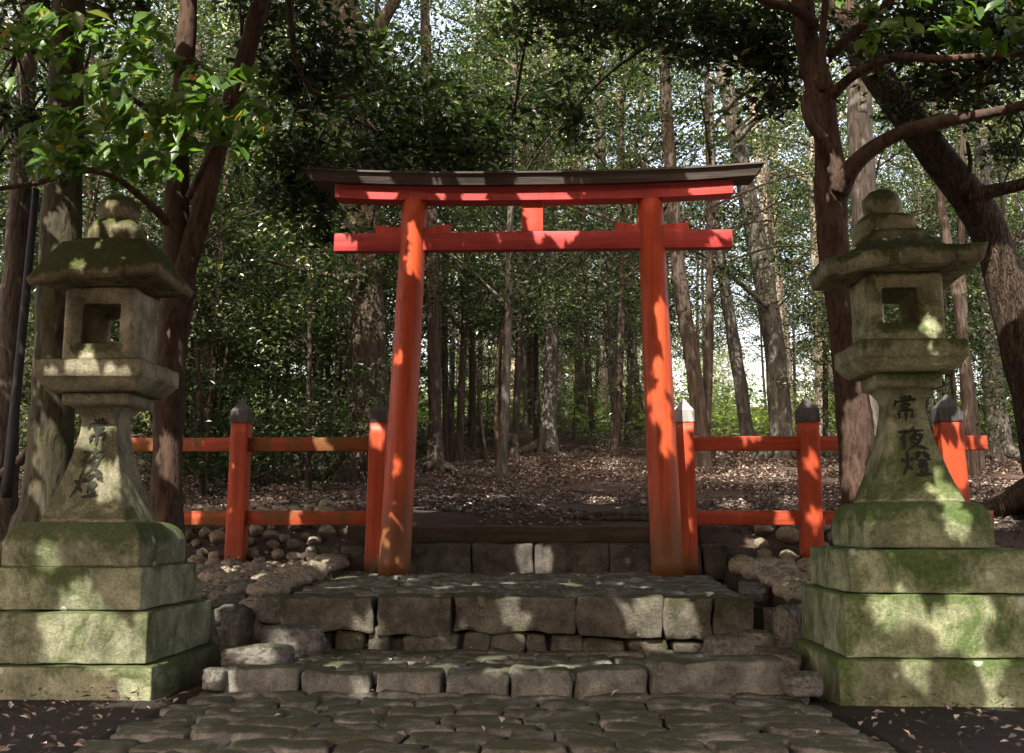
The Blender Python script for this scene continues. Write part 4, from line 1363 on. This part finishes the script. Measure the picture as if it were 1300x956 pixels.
CROWN_LEAF = dict(up=.9, aspect=.5)
for T, (x0, x1, y0, y1), n in ((T1, (-6.8, -3.4, -.6, 8.2), 36000), (T2, (-3.6, .1, -.7, 8.2), 52000), (T3, (0, 3.4, -.7, 8.2), 52000), (T4, (3.2, 6.4, -.6, 8.2), 36000)):
    C, L = canopy(n, x0, x1, y0, y1, 2.9, 5.3, .10, .165, -.80)
    leaves('crown', C, L, LF_DARK, T, **CROWN_LEAF)

for T, x0, x1 in ((T2, -3.8, 0), (T3, 0, 3.6)):
    C, L = canopy(11000, x0, x1, 4.6, 8.6, 4.0, 5.6, .10, .165, -.8)
    leaves('crown', C, L, LF_DARK, T, **CROWN_LEAF)
C, L = canopy(26000, -7.5, 7.5, 8.0, 13.5, 8.0, 9.0, .14, .24, -.02)
leaves('crown', C, L, LF_DARK, T5, **CROWN_LEAF)

# hanging foliage in view, each mass a part of the tree it grows on
def foliage(T, name, spec, mat, lmin, lmax, **kw):
    tw = MB()
    C = px_clumps(spec, tw)
    mk('leaf_twigs', tw.v, tw.f, BK_BROWN, T)
    if C[:, 1].mean() < 11.5: C = C[carve(C, .04)]
    leaves(name, C, rng.uniform(lmin, lmax, len(C)), mat, T, **kw)
# broad leaves on the near branch
def sprigs(T, pts, mat):
    """whorls of broad hanging leaves at twig ends; each twig end lies by a branch of the tree"""
    C, L = [], []
    for px, py, Y in pts:
        c = np.array(at(px, py, Y))
        k = random.randint(6, 10)
        a = rng.uniform(0, 2 * PI, k)
        rad = rng.uniform(.04, .10, k)
        C.append(c + np.stack([np.cos(a) * rad, np.sin(a) * rad, rng.uniform(-.06, .04, k)], 1))
        L.append(rng.uniform(.12, .19, k))
    leaves('foliage', np.concatenate(C), np.concatenate(L), mat, T, shape='leaf', up=.15, aspect=.44, fold=.14, droop=1.3, face=(0, -1.3, .55))
pts = []
for c, (rx, ry), n in (((190, 150), (130, 75), 50), ((110, 60), (100, 50), 16), ((60, 120), (60, 80), 9), ((300, 150), (50, 55), 10), ((60, 205), (50, 25), 6), ((110, 90), (60, 40), 6)):
    for _ in range(n):
        a, r = random.uniform(0, 2 * PI), math.sqrt(random.random())
        pts.append((c[0] + rx * r * math.cos(a), c[1] + ry * r * math.sin(a), random.uniform(5.6, 7.0)))
sprigs(T2, pts, LF_BIG)
pts = [(random.uniform(1080, 1310), random.uniform(-10, 60), random.uniform(6.5, 8)) for _ in range(26)]
sprigs(T3, pts, LF_BIG)

foliage(T1, 'foliage', [(20, 60, 8, 80, 80, 15, 60, .13), (10, 180, 8.4, 40, 60, 6, 50, .13), (120, 10, 8.6, 80, 40, 10, 60, .14), (30, 260, 10, 50, 60, 8, 60, .16)], LF_DARK, .08, .13)
foliage(T2, 'foliage', [(330, 20, 8.6, 70, 60, 12, 50, .16), (390, 130, 8.8, 60, 70, 20, 60, .15), (420, 60, 9, 70, 60, 14, 60, .15), (380, 220, 9, 60, 50, 18, 60, .14), (400, 270, 9.3, 45, 35, 9, 60, .13)], LF_DARK, .08, .13)
foliage(T5, 'foliage', [(520, 165, 10.5, 110, 45, 44, 70, .17), (590, 200, 10.8, 70, 25, 16, 60, .15), (470, 100, 10.5, 70, 60, 16, 60, .17), (440, 215, 10.4, 80, 30, 22, 60, .15)], LF_DARK, .09, .14)
foliage(T3, 'foliage', [(960, 60, 9, 60, 60, 18, 60, .15), (900, 20, 9, 90, 40, 20, 60, .16), (780, 30, 9.4, 110, 45, 26, 60, .17), (690, 150, 10.5, 70, 40, 12, 55, .16), (720, 20, 9.5, 90, 35, 18, 60, .16), (990, 110, 9, 40, 50, 9, 50, .14)], LF_DARK, .08, .13)
foliage(T4, 'foliage', [(1160, 25, 9, 100, 50, 34, 70, .17), (1260, 40, 9, 80, 60, 30, 70, .17), (1240, 110, 9.3, 80, 35, 22, 60, .15), (1290, 170, 9.6, 40, 50, 9, 50, .15)], LF_DARK, .08, .13)

# ---- copies: trees and bushes further back, from a few prototypes
def crown_points(h0, h1, rad, k, n, cr, skew=0.0):
    out = []
    for _ in range(k):
        u = random.random()
        z = h0 + (h1 - h0) * u
        r = rad * (math.sin(PI * (.12 + .80 * u)) ** .7) * random.uniform(.25, 1.0)
        a = random.uniform(0, 2 * PI)
        s = cr * random.uniform(.6, 1.3)
        g = rng.normal(size=(int(n * random.uniform(.5, 1.5)), 3)) * np.array([s, s, s * .45])
        out.append(np.array([r * math.cos(a) + skew * z, r * math.sin(a), z]) + g)
    return np.concatenate(out)

class Proto: pass
def proto(h, r0, h0, rad, k, n, cr, leaf, leafm, barkm, limbs=5, lean=.06, fork=False):
    p = Proto()
    pts = []
    lx, ly = random.uniform(-lean, lean), random.uniform(-lean, lean)
    for u in (-.02, .0, .06, .25, .5, .75, 1):
        pts.append((Vector((lx * h * u + .12 * math.sin(u * 5 + lx * 40) * u, ly * h * u, h * u)), r0 * (1.35 if u <= 0 else 1.0 - .72 * u)))
    mb = MB().add(*tube(pts, 10, .07, 2.5, random.randint(0, 99), 5))
    for i in range(limbs):
        u = random.uniform(.25, .85); a = random.uniform(0, 2 * PI)
        b = Vector((lx * h * u, ly * h * u, h * u)); L = rad * random.uniform(.6, 1.2)
        d = Vector((math.cos(a), math.sin(a), random.uniform(.1, .7)))
        mb.add(*tube([(b, r0 * .32), (b + d * L * .5 + Vector((0, 0, .1 * L)), r0 * .2), (b + d * L, r0 * .08)], 6, .06, 4, i, 4))
    p.trunk = bpy.data.meshes.new('trunk')
    p.trunk.from_pydata([tuple(v) for v in mb.v], [], mb.f)
    p.trunk.polygons.foreach_set('use_smooth', [True] * len(p.trunk.polygons))
    p.trunk.materials.append(barkm)
    C = crown_points(h0, h * 1.02, rad, k, n, cr)
    V, idx, kk = leaf_arrays(C, rng.uniform(leaf * .7, leaf * 1.3, len(C)), up=.5, aspect=.46)
    p.crown = fast_mesh('crown', V, idx, kk, leafm)
    return p
def plant(p, name, x, y, sc, rz, label, cat, group):
    t = thing(name, label, cat, (x, y, ground_z(x, y) - .02), group)
    t.rotation_euler = (0, 0, rz)
    t.scale = (sc, sc, sc)
    for nm, me in (('trunk', p.trunk), ('crown', p.crown)):
        o = bpy.data.objects.new(nm, me)
        col.objects.link(o)
        o.parent = t
    return t

FARB = [proto(4.5, .05, .2, 2.2, 70, 50, .42, .17, m, BK_PALE, 4, .05) for m in (LF_PALE, LF_BRIGHT)]
BUSH = [proto(3.6, .035, .25, 1.2, 95, 75, .15, .062, m, BK_BROWN, 6, .1) for m in (LF_DARK, LF_MID, LF_DARK, LF_MID)]
UNDER = [proto(7.0, .06, 2.0, 1.8, 120, 80, .17, .066, m, bk, 12, .06) for m, bk in ((LF_DARK, BK_GREY), (LF_DARK, BK_BROWN), (LF_MID, BK_BROWN))]
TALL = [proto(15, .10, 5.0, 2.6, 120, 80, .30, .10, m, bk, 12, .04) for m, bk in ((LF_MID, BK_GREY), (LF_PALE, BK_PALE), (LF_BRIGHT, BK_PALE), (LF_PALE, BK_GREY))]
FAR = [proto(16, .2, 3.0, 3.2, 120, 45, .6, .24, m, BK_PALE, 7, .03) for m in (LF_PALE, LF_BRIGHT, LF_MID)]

def spread(n, pxr, Yr, protos, name, label, cat, group, sc=(.8, 1.2), mind=1.0, avoid=None, seed=1):
    r = random.Random(seed)
    done = []
    tries = 0
    while len(done) < n and tries < 4000:
        tries += 1
        Y = math.sqrt(r.uniform(Yr[0] ** 2, Yr[1] ** 2))
        px = r.uniform(*pxr)
        x = at(px, 600, Y).x
        if any((x - a) ** 2 + (Y - b) ** 2 < mind ** 2 for a, b in done): continue
        if avoid and avoid(px, Y): continue
        done.append((x, Y))
        plant(r.choice(protos), name, x, Y, r.uniform(*sc), r.uniform(0, 6.28), label, cat, group)

spread(26, (225, 470), (11.8, 19), BUSH, 'bush', 'dark leafy evergreen bush behind the left fence', 'bush', 'bushes behind the left fence', (.75, 1.25), 1.0, seed=2)
spread(8, (-40, 120), (10.5, 17), BUSH, 'bush', 'dark leafy bush in the shade beyond the grey mossy trunk', 'bush', 'bushes beyond the mossy trunk', (.8, 1.2), 1.1, seed=3)
spread(11, (1075, 1340), (15, 22), BUSH, 'bush', 'leafy bush standing beyond the right lantern and leaning trunk', 'bush', 'bushes beyond the right lantern', (.7, 1.1), 1.2, seed=4)
spread(16, (500, 870), (17, 30), BUSH, 'bush', 'small leafy bush in the forest seen through the gate opening', 'bush', 'bushes seen through the gate', (.4, .75), 1.4, seed=5)
spread(26, (230, 640), (13, 24), UNDER, 'understory_tree', 'slim leafy understory tree behind the gate, left of its middle', 'tree', 'understory trees left of the gate middle', (.75, 1.15), 1.3, lambda px, Y: 455 < px < 560 and Y > 16, seed=6)
spread(48, (640, 1340), (15, 34), UNDER, 'understory_tree', 'slim leafy understory tree behind the gate, right of its middle', 'tree', 'understory trees right of the gate middle', (.75, 1.15), 1.5, lambda px, Y: 905 < px < 945 and Y > 18, seed=7)
spread(8, (-80, 225), (11, 22), UNDER, 'understory_tree', 'slim leafy understory tree far behind the left lantern', 'tree', 'understory trees behind the left lantern', (.8, 1.2), 1.4, seed=8)
spread(24, (-100, 1400), (22, 42), TALL, 'forest_tree', 'tall slender forest tree in the middle distance behind the gate', 'tree', 'forest trees in the middle distance', (.8, 1.25), 1.9, lambda px, Y: 450 < px < 560 or 910 < px < 960, seed=9)
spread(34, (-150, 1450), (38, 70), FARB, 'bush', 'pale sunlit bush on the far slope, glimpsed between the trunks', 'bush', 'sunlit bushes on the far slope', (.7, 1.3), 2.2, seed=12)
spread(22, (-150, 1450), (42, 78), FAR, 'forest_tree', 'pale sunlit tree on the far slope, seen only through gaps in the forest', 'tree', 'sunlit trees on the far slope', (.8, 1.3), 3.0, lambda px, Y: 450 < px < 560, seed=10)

# crowns for the individually built trees further back
for T in [o for o in list(col.objects) if o.type == 'EMPTY' and o.name.startswith('tree') and o.get('group') is None and not any(c.name.startswith(('crown', 'foliage')) for c in o.children)]:
    tr = [c for c in T.children if c.name.startswith('trunk')][0]
    top = max((v.co.z, tuple(v.co)) for v in tr.data.vertices)[1]
    top = np.array(top) + np.array(T.location)
    C = clumps(top + np.array([0, 0, .3]), (1.7, 1.5, 1.3), 34, 80, .22)
    leaves('crown', C, rng.uniform(.06, .10, len(C)), LF_MID if top[1] > 14 else LF_DARK, T, up=.5, aspect=.46)

# bright low plants in the sunlit clearing, leaf litter: nobody could count them
def scatter_ground(n, x0, x1, y0, y1, f=None):
    C = np.stack([rng.uniform(x0, x1, n), rng.uniform(y0, y1, n), np.zeros(n)], 1)
    if f is not None: C = C[f(C)]
    C[:, 2] = [ground_z(c[0], c[1]) for c in C]
    return C
T0 = scatter_ground(620, -12, 15, 20.5, 37)
C = np.concatenate([t + np.abs(rng.normal(size=(70, 3))) * rng.choice([-1, 1], size=(70, 3)) * np.array([.42, .42, 0]) + np.stack([np.zeros(70), np.zeros(70), rng.random(70) ** 1.3 * rng.uniform(.25, 1.15)], 1) for t in T0])
f = np.array([noise.noise(Vector((c[0] * .35, c[1] * .2, 3))) for c in C])
C = C[f > -.12]
o = leaves('undergrowth', C, rng.uniform(.09, .20, len(C)), FERN, None, up=.7, aspect=.45)
props(o, kind='stuff')
C = scatter_ground(160000, -9, 9, 9.35, 18, lambda C: (rng.random(len(C)) < np.clip(1.35 - (C[:, 1] - 9) / 14, .3, 1)))
f = np.array([noise.noise(Vector((c[0] * 1.1, c[1] * .9, 1))) for c in C])
C = C[f > -.30]
C[:, 2] += rng.uniform(.004, .045, len(C))
o = leaves('leaf_litter', C, rng.uniform(.026, .058, len(C)), LITTER, None, up=1.1, aspect=.5, fold=.3, droop=0)
props(o, kind='stuff')
C = np.concatenate([scatter_ground(2600, -4, 4, 6.4, 9.3), scatter_ground(500, -3.2, -1.6, 3.6, 5.15) + np.array([0, 0, -.02]), scatter_ground(420, 1.15, 3.2, 3.6, 5.15) + np.array([0, 0, -.02]), scatter_ground(40, -1.5, 1.1, 3.8, 5.1) + np.array([0, 0, .03])])
C = C[[c[1] < 5.2 or not (-1.75 < c[0] < 1.35) for c in C]]
C[:, 2] += rng.uniform(.03, .10, len(C))
S1 = np.stack([rng.uniform(-1.5, 1.0, 70), rng.uniform(6.2, 9.0, 70), np.full(70, ZP + .02)], 1)
S2 = np.stack([rng.uniform(-1.4, .85, 40), rng.uniform(5.3, 6.1, 40), np.full(40, ZL + .02)], 1)
C = np.concatenate([C, S1, S2])
o = leaves('scattered_leaves', C, rng.uniform(.022, .05, len(C)), LITTER, None, up=1.2, aspect=.5, fold=.3, droop=0)
props(o, kind='stuff')

mb = MB()
for k in range(260):
    x, y = random.uniform(-6, 6), random.uniform(9.6, 16)
    L, a = random.uniform(.15, .6), random.uniform(0, 6.28)
    pr = []
    for u in (0, .5, 1):
        q = Vector((x + math.cos(a + .4 * u) * L * u, y + math.sin(a + .4 * u) * L * u, 0))
        q.z = ground_z(q.x, q.y) + .03
        pr.append((q, .009 * (1.1 - .6 * u)))
    mb.add(*tube(pr, 5, .1, 6, k, 3))
props(mk('twig_litter', mb.v, mb.f, BK_GREY), kind='stuff')
